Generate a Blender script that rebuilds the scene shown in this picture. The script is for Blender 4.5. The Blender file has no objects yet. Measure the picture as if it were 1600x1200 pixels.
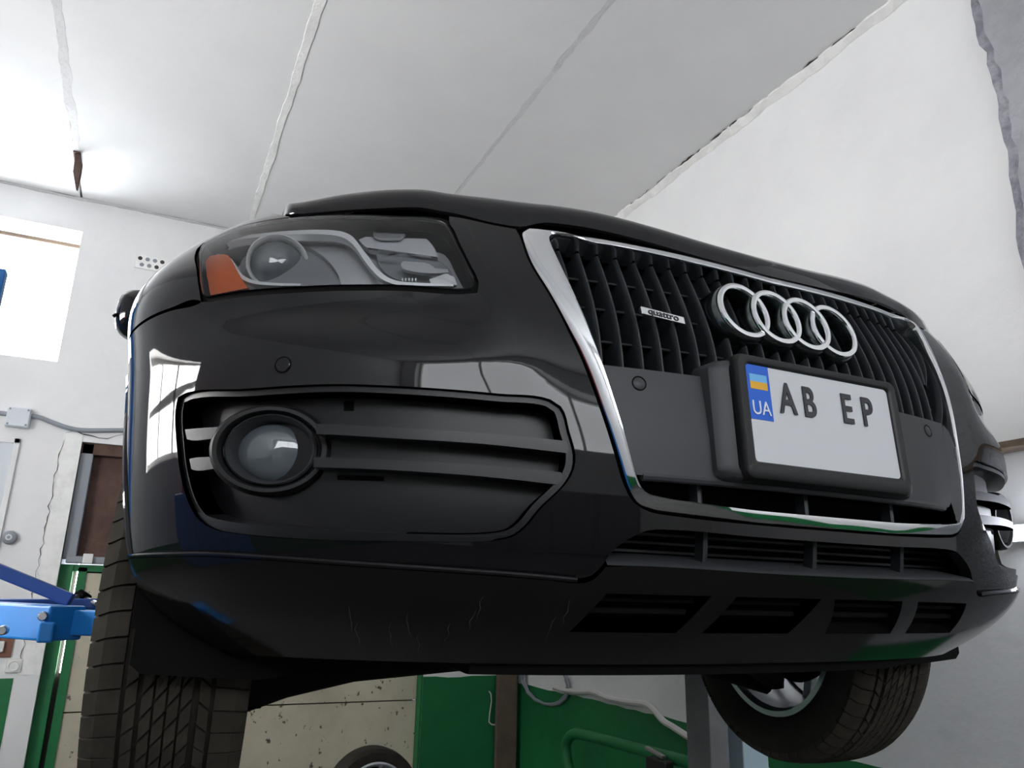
import bpy, bmesh, math, random
import numpy as np
from mathutils import Vector, Matrix, geometry
random.seed(7)
PI = math.pi
scene = bpy.context.scene
COL = scene.collection

# ---------------------------------------------------------------- camera
ZP = 1.867                       # height of the number plate's centre above the floor (car is on the lift)
C0 = np.array([800.0, 600.0]); FPX = 1182.42
_X = np.array([0.9015, 0.1368, 0.4106]); _Y = np.array([-0.4323, 0.2397, 0.8693]); _Z = np.array([0.0205, -0.9612, 0.2752])
_U, _s, _V = np.linalg.svd(np.stack([_X, _Y, _Z], 1)); RC = _U @ _V          # cam = RC @ world (x right, y down, z forward)
TC = np.array([-0.9013, -0.8006, -0.2666])                                    # camera relative to the plate centre
cam_d = bpy.data.cameras.new('camera'); cam = bpy.data.objects.new('camera', cam_d); COL.objects.link(cam)
cam_d.sensor_fit = 'HORIZONTAL'; cam_d.sensor_width = 36.0; cam_d.lens = FPX / 1600 * 36
cam_d.clip_start = 0.02; cam_d.clip_end = 100
_m = Matrix.Identity(4)
for i in range(3):
    _m[i][0] = RC[0, i]; _m[i][1] = -RC[1, i]; _m[i][2] = -RC[2, i]
    _m[i][3] = TC[i] + (ZP if i == 2 else 0)
cam.matrix_world = _m
scene.camera = cam
scene.view_settings.view_transform = 'Standard'; scene.view_settings.look = 'None'
scene.view_settings.exposure = 0.35; scene.view_settings.gamma = 1.0; scene.view_settings.use_curve_mapping = False

# ---------------------------------------------------------------- world (daylight outside)
world = bpy.data.worlds.new('world'); scene.world = world; world.use_nodes = True
_b = world.node_tree.nodes['Background']; _b.inputs[0].default_value = (0.75, 0.86, 1.0, 1); _b.inputs[1].default_value = 1.2
WIN_BACK, WIN_LEFT, FILL_FRONT, TUBE = 12.0, 26.0, 4.6, 12.0       # brightness of the daylit panes, the added front fill and the lamp

# ---------------------------------------------------------------- pixel helpers (relative frame: plate centre is the origin)
def proj(P):
    c = RC @ (np.asarray(P, float) - TC)
    return C0 + FPX * c[:2] / c[2]
def ray(px):
    w = RC.T @ np.array([(px[0] - C0[0]) / FPX, (px[1] - C0[1]) / FPX, 1.0])
    return w / np.linalg.norm(w)
def unp(px, Y=None, X=None, Z=None):
    w = ray(px)
    s = (Y - TC[1]) / w[1] if Y is not None else (X - TC[0]) / w[0] if X is not None else (Z - TC[2]) / w[2]
    return TC + s * w

# ---------------------------------------------------------------- materials
MATS = {}
def mat(name, col=(.5, .5, .5), rough=.5, metal=0.0, spec=.5, coat=0.0, coat_rough=.03, noise=None, bump=None,
        emit=None, trans=0.0, ior=1.45, alpha=None, wear=None):
    m = bpy.data.materials.new(name); m.use_nodes = True; MATS[name] = m
    nt = m.node_tree; b = nt.nodes['Principled BSDF']
    b.inputs['Base Color'].default_value = (*col, 1); b.inputs['Roughness'].default_value = rough
    b.inputs['Metallic'].default_value = metal; b.inputs['Specular IOR Level'].default_value = spec
    b.inputs['Coat Weight'].default_value = coat; b.inputs['Coat Roughness'].default_value = coat_rough
    b.inputs['Transmission Weight'].default_value = trans; b.inputs['IOR'].default_value = ior
    if emit:
        b.inputs['Emission Color'].default_value = (*emit[0], 1); b.inputs['Emission Strength'].default_value = emit[1]
    tc = nt.nodes.new('ShaderNodeTexCoord') if (noise or bump or wear) else None
    last = None
    if noise:
        # noise = (scale, colour2, low, high)  mixes towards colour2
        n = nt.nodes.new('ShaderNodeTexNoise'); n.inputs['Scale'].default_value = noise[0]; n.inputs['Detail'].default_value = 6
        n.inputs['Roughness'].default_value = .65
        r = nt.nodes.new('ShaderNodeValToRGB'); r.color_ramp.elements[0].position = noise[2]; r.color_ramp.elements[1].position = noise[3]
        r.color_ramp.elements[0].color = (*col, 1); r.color_ramp.elements[1].color = (*noise[1], 1)
        nt.links.new(tc.outputs['Object'], n.inputs['Vector']); nt.links.new(n.outputs['Fac'], r.inputs['Fac'])
        nt.links.new(r.outputs['Color'], b.inputs['Base Color']); last = r.outputs['Color']
    if wear:
        # wear = (scale, colour, low, high, stretch xyz): blotches or streaks with a shape of their own
        mp = nt.nodes.new('ShaderNodeMapping'); mp.inputs['Scale'].default_value = wear[4]
        n = nt.nodes.new('ShaderNodeTexNoise'); n.inputs['Scale'].default_value = wear[0]; n.inputs['Detail'].default_value = 8
        n.inputs['Roughness'].default_value = .6
        r = nt.nodes.new('ShaderNodeValToRGB'); r.color_ramp.elements[0].position = wear[2]; r.color_ramp.elements[1].position = wear[3]
        mx = nt.nodes.new('ShaderNodeMix'); mx.data_type = 'RGBA'
        nt.links.new(tc.outputs['Object'], mp.inputs['Vector']); nt.links.new(mp.outputs['Vector'], n.inputs['Vector'])
        nt.links.new(n.outputs['Fac'], r.inputs['Fac']); nt.links.new(r.outputs['Color'], mx.inputs[0])
        if last: nt.links.new(last, mx.inputs[6])
        else: mx.inputs[6].default_value = (*col, 1)
        mx.inputs[7].default_value = (*wear[1], 1)
        nt.links.new(mx.outputs[2], b.inputs['Base Color'])
    if bump:
        n = nt.nodes.new('ShaderNodeTexNoise'); n.inputs['Scale'].default_value = bump[0]; n.inputs['Detail'].default_value = 5
        bp = nt.nodes.new('ShaderNodeBump'); bp.inputs['Strength'].default_value = bump[1]; bp.inputs['Distance'].default_value = bump[2]
        nt.links.new(tc.outputs['Object'], n.inputs['Vector']); nt.links.new(n.outputs['Fac'], bp.inputs['Height'])
        nt.links.new(bp.outputs['Normal'], b.inputs['Normal'])
    return m

mat('wall_white', (.80, .80, .80), .85, noise=(1.3, (.74, .74, .745), .35, .7), bump=(9, .35, .02))
mat('ceiling_white', (.77, .77, .77), .9, noise=(.9, (.71, .712, .718), .35, .7), bump=(14, .2, .01))
mat('plaster_light', (.86, .86, .84), .9, noise=(6, (.70, .70, .69), .45, .75), bump=(40, .5, .01))
mat('plaster_grey', (.60, .60, .61), .9, noise=(5, (.68, .68, .69), .4, .7), bump=(40, .5, .01))
mat('crack_dark', (.06, .055, .05), .95)
mat('concrete', (.30, .31, .33), .9, noise=(3, (.40, .41, .43), .4, .7), bump=(25, .8, .02))
mat('concrete_edge', (.20, .20, .235), .95, noise=(14, (.36, .36, .40), .4, .65), bump=(30, 1, .02))
mat('floor_concrete', (.085, .083, .08), .75, noise=(1.5, (.055, .053, .05), .4, .7), bump=(30, .3, .01))
mat('green_paint', (.008, .165, .048), .55, noise=(2.2, (.007, .12, .038), .35, .7), bump=(8, .3, .015))
mat('gate_paint', (.52, .49, .38), .6, noise=(2.5, (.42, .39, .30), .4, .7), wear=(17, (.10, .065, .05), .63, .66, (1, 1, .8)))
mat('gate_felt', (.085, .05, .042), .95, noise=(5, (.14, .085, .065), .4, .7), bump=(60, .6, .01))
mat('old_wood', (.17, .125, .085), .8, noise=(4, (.10, .075, .06), .35, .7), bump=(30, .4, .008))
mat('grey_box', (.62, .66, .70), .55)
mat('conduit_grey', (.25, .27, .30), .6)
mat('cable_white', (.62, .60, .58), .55)
mat('lift_blue', (.010, .19, .56), .38, noise=(5, (.012, .16, .48), .4, .7))
mat('lift_blue_dark', (.012, .06, .27), .45)
mat('lift_grey', (.20, .20, .205), .5, noise=(6, (.15, .15, .155), .4, .7))
mat('lift_pale', (.45, .58, .66), .5)
mat('steel', (.45, .45, .46), .35, metal=1)
mat('rust', (.07, .040, .035), .85, noise=(20, (.12, .08, .07), .4, .7))
mat('socket_brown', (.20, .085, .055), .5)
mat('socket_white', (.72, .72, .70), .45)
mat('red_paint', (.33, .02, .03), .4)
mat('pane_back', (.9, .95, 1), .5, emit=((.95, .98, 1.0), WIN_BACK))
mat('pane_left', (.9, .95, 1), .5, emit=((1.0, .985, .965), WIN_LEFT))
mat('fill_front', (.9, .95, 1), .5, emit=((.94, .97, 1.0), FILL_FRONT))
mat('tube_glow', (.9, .95, 1), .5, emit=((.86, .90, 1.0), TUBE))
mat('paint_black', (.0060, .0058, .0068), .03, spec=.5)
mat('paint_dirty', (.0065, .0060, .0058), .10, spec=.4)
mat('chrome', (.80, .81, .83), .07, metal=1)
mat('chrome_dark', (.14, .16, .16), .22, metal=1)
mat('chrome_satin', (.78, .79, .80), .22, metal=1)
mat('plastic_grey', (.030, .032, .036), .48, spec=.5, bump=(900, .15, .001))
mat('plastic_slat', (.022, .026, .030), .42, spec=.5)
mat('plastic_black', (.010, .010, .011), .42, spec=.45)
mat('plastic_fog', (.0055, .0055, .0065), .36, spec=.45)
mat('rubber_black', (.004, .004, .004), .85, spec=.15)
mat('void_black', (.003, .003, .003), .9, spec=.1)
mat('tyre_rubber', (.024, .021, .017), .8, spec=.25, noise=(25, (.036, .031, .025), .4, .7))
mat('tyre_tread', (.040, .035, .028), .85, spec=.2, noise=(18, (.060, .052, .042), .4, .7))
mat('rim_silver', (.55, .57, .60), .3, metal=.9)
mat('glass_clear', (1, 1, 1), .0, trans=1.0, ior=1.02, spec=.5, coat=.6, coat_rough=.01)
mat('glass_dark', (.01, .012, .013), .03, spec=.6)
mat('lens_glass', (.10, .115, .13), .05, spec=.8, coat=1)
mat('lamp_housing', (.46, .47, .49), .4)
mat('lamp_dark', (.20, .205, .22), .35)
mat('lamp_satin', (.60, .61, .63), .32, metal=.7)
mat('lamp_trim', (.85, .86, .87), .35, metal=.25)
mat('plastic_bar', (.013, .013, .0155), .34, spec=.5)
mat('amber', (.70, .15, .035), .35, coat=.5)
mat('plate_white', (.62, .63, .66), .35)
mat('plate_blue', (.012, .12, .62), .4)
mat('flag_blue', (.15, .45, .80), .4)
mat('flag_yellow', (.80, .42, .03), .4)
mat('letter_black', (.03, .03, .035), .4)
mat('letter_white', (.75, .78, .85), .4)
mat('scratch', (.05, .047, .044), .6)

# ---------------------------------------------------------------- mesh builder
class MB:
    def __init__(s): s.v = []; s.f = []; s.n = {}; s.sm = []
    def add(s, vs, fs, smooth=True, normals=None):
        o = len(s.v)
        for i, p in enumerate(vs):
            s.v.append((float(p[0]), float(p[1]), float(p[2])))
            if normals is not None: s.n[o + i] = tuple(float(q) for q in normals[i])
        for fc in fs: s.f.append(tuple(o + i for i in fc)); s.sm.append(smooth)
        return s
    def box(s, c, size, rot=None, smooth=False):
        c = Vector(c); h = Vector(size) / 2
        vs = [Vector((sx * h.x, sy * h.y, sz * h.z)) for sx in (-1, 1) for sy in (-1, 1) for sz in (-1, 1)]
        if rot is not None: vs = [rot @ v for v in vs]
        return s.add([v + c for v in vs], [(0, 1, 3, 2), (4, 6, 7, 5), (0, 4, 5, 1), (2, 3, 7, 6), (0, 2, 6, 4), (1, 5, 7, 3)], smooth)
    def bar(s, a, b, w, h, up=(0, 0, 1)):
        a = Vector(a); b = Vector(b); d = (b - a); L = d.length; d.normalize(); up = Vector(up)
        x = d.cross(up); x.normalize(); z = x.cross(d)
        R = Matrix((x, d, z)).transposed()
        return s.box((a + b) / 2, (w, L, h), R)
    def tube(s, path, r, n=10, closed=False, caps=True):
        P = [Vector(p) for p in path]; m = len(P); rs = r if isinstance(r, (list, tuple)) else [r] * m
        vs = []; prev = None
        for i in range(m):
            t = (P[(i + 1) % m] - P[i - 1]) if closed else (P[min(i + 1, m - 1)] - P[max(i - 1, 0)])
            t.normalize()
            if prev is None:
                prev = t.orthogonal()
            a = prev - t * prev.dot(t); a.normalize(); b = t.cross(a); prev = a
            for k in range(n):
                q = 2 * PI * k / n
                vs.append(P[i] + (a * math.cos(q) + b * math.sin(q)) * rs[i])
        fs = []
        for i in range(m if closed else m - 1):
            j = (i + 1) % m
            for k in range(n):
                l = (k + 1) % n
                fs.append((i * n + k, i * n + l, j * n + l, j * n + k))
        if caps and not closed:
            fs.append(tuple(range(n - 1, -1, -1))); fs.append(tuple((m - 1) * n + k for k in range(n)))
        return s.add(vs, fs)
    def lathe(s, prof, n=48, M=None, sx=1.0, sy=1.0, closed=False):
        # prof: list of (r, h): turned about local z, h along z; M maps to place
        M = M or Matrix.Identity(4); vs = []
        for r, h in prof:
            for k in range(n):
                q = 2 * PI * k / n
                vs.append(M @ Vector((r * math.cos(q) * sx, r * math.sin(q) * sy, h)))
        fs = []; m = len(prof)
        for i in range(m if closed else m - 1):
            j = (i + 1) % m
            for k in range(n):
                l = (k + 1) % n
                fs.append((i * n + k, i * n + l, j * n + l, j * n + k))
        return s.add(vs, fs)
    def grid(s, rows, smooth=True, wrap=False):
        m = len(rows); n = len(rows[0]); vs = [p for r in rows for p in r]; fs = []
        for i in range(m - 1):
            for k in range(n if wrap else n - 1):
                l = (k + 1) % n
                fs.append((i * n + k, i * n + l, (i + 1) * n + l, (i + 1) * n + k))
        return s.add(vs, fs, smooth)
    def prism(s, poly, f0, f1, smooth=False):
        n = len(poly); a = [f0(p) for p in poly]; b = [f1(p) for p in poly]
        tri = geometry.tessellate_polygon([[Vector((p[0], p[1], 0)) for p in poly]])
        fs = [tuple(t) for t in tri] + [tuple(n + i for i in reversed(t)) for t in tri]
        fs += [(i, n + i, n + (i + 1) % n, (i + 1) % n) for i in range(n)]
        return s.add(a + b, fs, smooth)
    def build(s, name, m, parent=None, off=(0, 0, 0), bevel=0.0, autosmooth=True, label=None, kind=None):
        me = bpy.data.meshes.new(name)
        me.from_pydata([(p[0] - off[0], p[1] - off[1], p[2] - off[2]) for p in s.v], [], s.f)
        me.polygons.foreach_set('use_smooth', s.sm)
        if not s.n:
            bm = bmesh.new(); bm.from_mesh(me); bmesh.ops.recalc_face_normals(bm, faces=bm.faces)
            for e in bm.edges:
                if len(e.link_faces) == 2 and e.calc_face_angle(0) > math.radians(38): e.smooth = False
            bm.to_mesh(me); bm.free()
        else:
            me.update()
            nr = []
            for poly in me.polygons:
                for li in poly.loop_indices:
                    vi = me.loops[li].vertex_index
                    nr.append(s.n.get(vi, tuple(poly.normal)))
            me.normals_split_custom_set(nr)
        me.materials.append(MATS[m]); me.update()
        o = bpy.data.objects.new(name, me); COL.objects.link(o)
        if parent is not None: o.parent = parent
        if bevel:
            bv = o.modifiers.new('bevel', 'BEVEL'); bv.width = bevel; bv.segments = 2; bv.limit_method = 'ANGLE'
        if label: o['label'] = label
        if kind: o['kind'] = kind
        return o
def tag(o, label, cat=None, group=None, kind=None):
    o['label'] = label
    if cat: o['category'] = cat
    if group: o['group'] = group
    if kind: o['kind'] = kind
    return o
def empty(name, loc, label, cat, group=None):
    o = bpy.data.objects.new(name, None); COL.objects.link(o); o.location = loc; o.empty_display_size = .2
    return tag(o, label, cat, group)
def struct(mb, name, m, label, bevel=0):
    o = mb.build(name, m, bevel=bevel); o['kind'] = 'structure'; o['label'] = label; return o
def W_(p): return (p[0], p[1], p[2] + ZP)       # relative frame -> world
def text_mesh(body, size, name, m, parent, M, extrude=.0005, bold=0.0, spacing=1.0, sx=1.0):
    cu = bpy.data.curves.new(name + '_curve', 'FONT'); cu.body = body; cu.size = size; cu.extrude = extrude; cu.offset = bold
    cu.align_x = 'CENTER'; cu.align_y = 'CENTER'; cu.space_character = spacing
    t = bpy.data.objects.new(name + '_tmp', cu); COL.objects.link(t)
    me = bpy.data.meshes.new_from_object(t.evaluated_get(bpy.context.evaluated_depsgraph_get()))
    bpy.data.objects.remove(t)
    me.transform(M @ Matrix.Diagonal((sx, 1, 1, 1)))
    me.materials.clear(); me.materials.append(MATS[m]); me.name = name
    o = bpy.data.objects.new(name, me); COL.objects.link(o); o.parent = parent
    return o
# thin clear glass: mirror-like sheen over see-through
def thin_glass(name, tint):
    m = bpy.data.materials.new(name); m.use_nodes = True; nt = m.node_tree; nt.nodes.clear(); MATS[name] = m
    o = nt.nodes.new('ShaderNodeOutputMaterial'); t = nt.nodes.new('ShaderNodeBsdfTransparent'); g = nt.nodes.new('ShaderNodeBsdfGlossy')
    fr = nt.nodes.new('ShaderNodeFresnel'); mx = nt.nodes.new('ShaderNodeMixShader'); fr.inputs[0].default_value = 1.5
    t.inputs[0].default_value = (*tint, 1); g.inputs['Roughness'].default_value = .03
    nt.links.new(fr.outputs[0], mx.inputs[0]); nt.links.new(t.outputs[0], mx.inputs[1]); nt.links.new(g.outputs[0], mx.inputs[2])
    nt.links.new(mx.outputs[0], o.inputs[0])
thin_glass('glass_clear', (.93, .94, .95))

# ---------------------------------------------------------------- the room
XL, XR, YF, YB, HC = -4.0, 2.44, -5.0, 6.0, 4.815
def cells(mb, axis, at, thick, u0, u1, holes):
    # wall in plane axis=at; u across, z up; thick goes outwards (sign); holes: (ua,ub,za,zb)
    us = sorted({u0, u1, *[h[0] for h in holes], *[h[1] for h in holes]}); zs = sorted({0.0, HC, *[h[2] for h in holes], *[h[3] for h in holes]})
    for a, b in zip(us, us[1:]):
        for c, d in zip(zs, zs[1:]):
            um, zm = (a + b) / 2, (c + d) / 2
            if any(h[0] < um < h[1] and h[2] < zm < h[3] for h in holes): continue
            if axis == 'y': mb.box(((a + b) / 2, at + thick / 2, (c + d) / 2), (b - a, abs(thick), d - c))
            else: mb.box((at + thick / 2, (a + b) / 2, (c + d) / 2), (abs(thick), b - a, d - c))
    return mb
WB = (-3.3, -1.72, 1.50 + ZP, 2.648 + ZP)                     # window in the back wall
GT = (-1.45, 1.50, 0.0, .876 + ZP)                            # gate opening in the back wall
WLS = [(.9, 3.2, 2.0, 3.0)]           # windows in the left wall
WFR = (-3.6, 2.0, 3.0, 4.5)  # opening for the glowing band added as front fill light
wall_back = struct(cells(MB(), 'y', YB, .40, XL - .3, XR + .3, [WB, GT]), 'wall_back', 'wall_white', 'white plastered back wall with a high window and a wide gate')
wall_right = struct(cells(MB(), 'x', XR, .30, YF, YB, []), 'wall_right', 'wall_white', 'white plastered side wall with a green painted base')
wall_left = struct(cells(MB(), 'x', XL, -.30, YF, YB, WLS), 'wall_left', 'wall_white', 'white side wall with one wide window')
wall_front = struct(cells(MB(), 'y', YF, -.30, XL - .3, XR + .3, [WFR]), 'wall_front', 'wall_white', 'white wall with an added glowing band of panes, facing the car')
mb = MB(); mb.box(((XL + XR) / 2, (YF + YB) / 2, -.1), (XR - XL + .6, YB - YF + .8, .2)); floor = struct(mb, 'floor', 'floor_concrete', 'stained grey concrete floor of the workshop')

# ceiling: concrete slabs with plastered joints
mb = MB(); mb.box(((XL + XR) / 2, (YF + YB) / 2, HC + .16), (XR - XL + .6, YB - YF + .8, .2)); ceiling = struct(mb, 'ceiling', 'ceiling_white', 'whitewashed ceiling of long concrete slabs with plastered joints')
JX = [XL - .05, -3.15, -1.775, -.424, 1.027, XR + .02]
for i, (a, b) in enumerate(zip(JX, JX[1:])):
    mb = MB(); mb.box(((a + b) / 2, (YF + YB) / 2, HC + .03), (b - a - .016, YB - YF + .4, .06)); mb.build('ceiling_slab', 'ceiling_white', ceiling, bevel=.004)
def ragged_strip(x0, w0, w1, y0, y1, z, seed, step=.05, jit=.012):
    rnd = random.Random(seed); n = int((y1 - y0) / step); L = []; R = []; a = b = 0
    for i in range(n + 1):
        t = i / n; y = y0 + (y1 - y0) * t; w = w0 + (w1 - w0) * t
        a = a * .7 + rnd.uniform(-jit, jit); b = b * .7 + rnd.uniform(-jit, jit)
        L.append((x0 - w / 2 + a, y)); R.append((x0 + w / 2 + b, y))
    m = MB(); vs = []; fs = []
    for (l, r) in zip(L, R):
        vs += [(l[0], l[1], z + .02), (l[0] + .004, l[1], z), (r[0] - .004, r[1], z), (r[0], r[1], z + .02)]
    for i in range(n):
        for k in range(3): fs.append((4 * i + k, 4 * i + k + 1, 4 * i + k + 5, 4 * i + k + 4))
    return m.add(vs, fs, False)
ragged_strip(-1.765, .13, .05, YF, 5.3, HC - .0012, 3, jit=.009).build('plaster_joint', 'plaster_grey', ceiling)  # grey colour carries the slight shadow along this joint
ragged_strip(-.424, .075, .05, YF, YB, HC - .005, 5, jit=.006).build('plaster_joint', 'plaster_light', ceiling)
ragged_strip(1.027, .085, .03, YF, YB, HC - .0012, 9, jit=.007).build('plaster_joint', 'plaster_grey', ceiling)
ragged_strip(-3.15, .06, .05, YF, YB, HC - .003, 11).build('plaster_joint', 'plaster_light', ceiling)
# cracked plaster cove where the ceiling meets the right wall and the back wall
def cove(p0, p1, nrm, name, seed, w, m, jit=.01):
    rnd = random.Random(seed); p0 = Vector(p0); p1 = Vector(p1); nrm = Vector(nrm); n = int((p1 - p0).length / .06); vs = []; fs = []; a = b = 0
    for i in range(n + 1):
        p = p0.lerp(p1, i / n); a = a * .6 + rnd.uniform(-jit, jit); b = b * .6 + rnd.uniform(-jit, jit)
        q = p + nrm * (w + a); vs += [q + Vector((0, 0, .0)), q + Vector((0, 0, -.012 + b * .2)), p + nrm * .006 + Vector((0, 0, -w * .8 - b)), p + Vector((0, 0, -w * .8 - b))]
    for i in range(n):
        for k in range(3): fs.append((4 * i + k, 4 * i + k + 1, 4 * i + k + 5, 4 * i + k + 4))
    return MB().add(vs, fs, False).build(name, m, ceiling)
cove((XR, -1.5, HC), (XR, YB, HC), (-1, 0, 0), 'plaster_cove', 21, .05, 'plaster_light')
def crack(pts, name, parent, w, seed, plane):
    rnd = random.Random(seed); m = MB(); P = [Vector(p) for p in pts]
    n = len(P); up = []; lo = []
    for i, p in enumerate(P):
        k = w * rnd.uniform(.25, 1) * (0.15 if i in (0, n - 1) else 1)
        up.append(p + Vector(plane) * k); lo.append(p - Vector(plane) * k)
    d = Vector((0, 0, -.002)) if abs(plane[2]) < .5 else Vector((-.002, 0, 0))
    m.grid([[u + d for u in up], [l + d for l in lo]], False); return m.build(name, 'crack_dark', parent)
rnd = random.Random(4); y = .9
while y < 5.6:
    L = rnd.uniform(.05, .30); n = max(3, int(L / .03))
    if rnd.random() < .8:
        crack([(XR - .053 + rnd.uniform(-.008, .008), y + L * i / n, HC - .004) for i in range(n + 1)], 'crack', ceiling, rnd.choice((.003, .004, .006, .012)), int(y * 100), (1, 0, 0))
    y += L + rnd.uniform(.02, .12)
cove((-4, YB, HC), (2.4, YB, HC), (0, -1, 0), 'plaster_cove', 23, .018, 'plaster_grey', .004)
x = -2.4; rnd = random.Random(8)
while x < 1:
    L = rnd.uniform(.08, .4); n = max(3, int(L / .04))
    crack([(x + L * i / n, YB - .024 + rnd.uniform(-.004, .004), HC - .003) for i in range(n + 1)], 'crack', ceiling, rnd.choice((.003, .004, .008)), int(x * 100) + 900, (0, 1, 0))
    x += L + rnd.uniform(.03, .25)

# green painted dado on the walls
def dado(parent, axis, at, u0, u1, h, sgn, seed):
    rnd = random.Random(seed); n = int((u1 - u0) / .12) + 1; top = []; bot = []
    for i in range(n + 1):
        u = u0 + (u1 - u0) * i / n; z = h + rnd.uniform(-.006, .006)
        top.append((u, z)); bot.append((u, 0.0))
    m = MB(); g = lambda u, z, d: (u, at + d, z) if axis == 'y' else (at + d, u, z)
    rows = [[g(u, z, 0) for u, z in top], [g(u, z, sgn * .004) for u, z in top], [g(u, z, sgn * .004) for u, z in bot]]
    return m.grid(rows, False).build('painted_dado', 'green_paint', parent)
dado(wall_back, 'y', YB, XL, GT[0] - .16, .995, -1, 1); dado(wall_back, 'y', YB, GT[1], XR, .93, -1, 2)
dado(wall_right, 'x', XR, YF, YB, .865, -1, 3); dado(wall_left, 'x', XL, YF, YB, .95, 1, 4)

# back window: deep bright opening
mb = MB(); mb.box(((WB[0] + WB[1]) / 2, YB + .385, (WB[2] + WB[3]) / 2), (WB[1] - WB[0], .01, WB[3] - WB[2]))
w1 = mb.build('window_1', 'pane_back'); w1['kind'] = 'structure'; w1['label'] = 'glaring overexposed window high in the back wall'
mb = MB(); mb.box(((WB[0] + WB[1]) / 2, YB + .33, WB[3] - .015), (WB[1] - WB[0], .05, .03)); mb.build('window_frame', 'old_wood', w1)
mb = MB(); mb.box(((WB[0] + WB[1]) / 2 - .1, YB + .34, (WB[2] + WB[3]) / 2), (.05, .04, WB[3] - WB[2])); mb.build('mullion', 'plaster_light', w1)
for k, (a, b, c, d) in enumerate(WLS):
    mb = MB(); mb.box((XL - .25, (a + b) / 2, (c + d) / 2), (.01, b - a, d - c))
    w = mb.build('window_%d' % (k + 2), 'pane_left'); w['kind'] = 'structure'; w['label'] = 'wide daylit window in the left wall'
    for t in (1 / 3, 2 / 3):
        mb = MB(); mb.box((XL - .21, a + (b - a) * t, (c + d) / 2), (.06, .06, d - c)); mb.build('mullion', 'plaster_light', w)
    mb = MB(); mb.box((XL - .21, (a + b) / 2, c + .55 * (d - c)), (.06, b - a, .06)); mb.build('transom', 'plaster_light', w)
    for s_, z in ((1, c + .03), (1, d - .03)):
        mb = MB(); mb.box((XL - .21, (a + b) / 2, z), (.08, b - a, .06)); mb.build('window_frame', 'plaster_light', w)

# unseen glowing band added in the front wall to light the car's nose
wm = (WFR[2] + WFR[3]) / 2; wh = WFR[3] - WFR[2]
mb = MB(); mb.box(((WFR[0] + WFR[1]) / 2, YF - .25, wm), (WFR[1] - WFR[0], .02, wh)); d2 = struct(mb, 'window_3', 'fill_front', 'long glowing band of panes, added to light the car')
for k in range(4):
    mb = MB(); mb.box((WFR[0] + .03 + (WFR[1] - WFR[0] - .06) * k / 3, YF - .21, wm), (.06, .06, wh)); mb.build('mullion', 'plaster_light', d2)
for z in (WFR[2] + .02, WFR[3] - .02):
    mb = MB(); mb.box(((WFR[0] + WFR[1]) / 2, YF - .21, z), (WFR[1] - WFR[0], .05, .04)); mb.build('window_frame', 'plaster_light', d2)
mb = MB(); mb.box((-.6, YF + .03, 1.15), (3.2, .06, 2.3)); d3 = struct(mb, 'door_2', 'lift_grey', 'closed grey sheet metal gate under the added glowing band')
for k in range(4):
    mb = MB(); mb.box((-1.8 + .8 * k, YF + .07, 1.15), (.74, .03, 2.2)); mb.build('gate_panel', 'lift_grey', d3, bevel=.01)

# the old gate in the back wall
YG = YB + .12
mb = MB()
mb.box((GT[0] + .045, YG, 0.90), (.09, .10, 1.80)); mb.box((0, YG, 1.775), (GT[1] - GT[0] - .02, .08, .05))
d1 = mb.build('door_1', 'green_paint'); d1['kind'] = 'structure'; d1['label'] = 'old double gate with cream sheets, green frame and brown felt above'
mb = MB(); mb.box(((GT[0] + GT[1]) / 2, YG + .03, (1.84 + GT[3]) / 2), (GT[1] - GT[0], .04, GT[3] - 1.84)); mb.build('felt_panel', 'gate_felt', d1)
mb = MB(); mb.box((GT[0] + .05, YG - .03, (1.84 + GT[3]) / 2), (.09, .10, GT[3] - 1.84)); mb.build('frame_post', 'conduit_grey', d1, bevel=.008)
mb = MB(); mb.box(((GT[0] + GT[1]) / 2, YG - .03, GT[3] - .045), (GT[1] - GT[0], .10, .09)); mb.build('frame_head', 'gate_felt', d1, bevel=.006)
mb = MB(); mb.box(((GT[0] + GT[1]) / 2, YG - .05, 1.835), (GT[1] - GT[0] - .06, .07, .055)); mb.build('beam', 'conduit_grey', d1, bevel=.008)
mb = MB(); mb.box((GT[0] + .18, YG - .10, 1.845), (.07, .03, .075)); mb.build('latch_plate', 'socket_white', d1, bevel=.006)
mb = MB(); mb.box((.04, YG + .07, .9), (2.86, .03, 1.8)); mb.build('gate_sky_block', 'crack_dark', d1)  # dark board added behind the gate to stop sky showing through gaps
mb = MB(); mb.box((GT[0] + .155, YG + .0, .95), (.06, .08, 1.66)); mb.build('leaf_edge', 'green_paint', d1)
for z0, z1 in ((.02, .728), (.738, 1.74)):
    mb = MB(); mb.box(((-1.27 + GT[1] - .02) / 2, YG, (z0 + z1) / 2), (GT[1] + 1.25, .05, z1 - z0)); mb.build('sheet_panel', 'gate_paint', d1, bevel=.003)
for k in range(9):
    mb = MB(); mb.lathe([(0, -.004), (.008, -.004), (.010, 0)], 10, Matrix.Translation((-1.1 + .31 * k, YG - .026, .715)) @ Matrix.Rotation(PI / 2, 4, 'X')); mb.build('rivet', 'gate_felt', d1)
mb = MB(); mb.box((GT[0] + .118, YG + .03, 1.60), (.006, .01, .42)); mb.box((GT[0] + .14, YG + .03, 1.755), (.05, .01, .012)); mb.box((GT[0] + .116, YG + .03, 1.18), (.004, .01, .34)); mb.build('daylight_gap', 'pane_left', d1, label='bright slit of daylight at the gate edge')
mb = MB(); mb.box((-.2, YG - .045, .9), (.02, .03, 1.7)); mb.build('leaf_seam', 'green_paint', d1)
mb = MB(); mb.box((GT[1] - .010, YB + .058, .9), (.016, .12, 1.8)); mb.build('frame_post', 'green_paint', d1)
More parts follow.
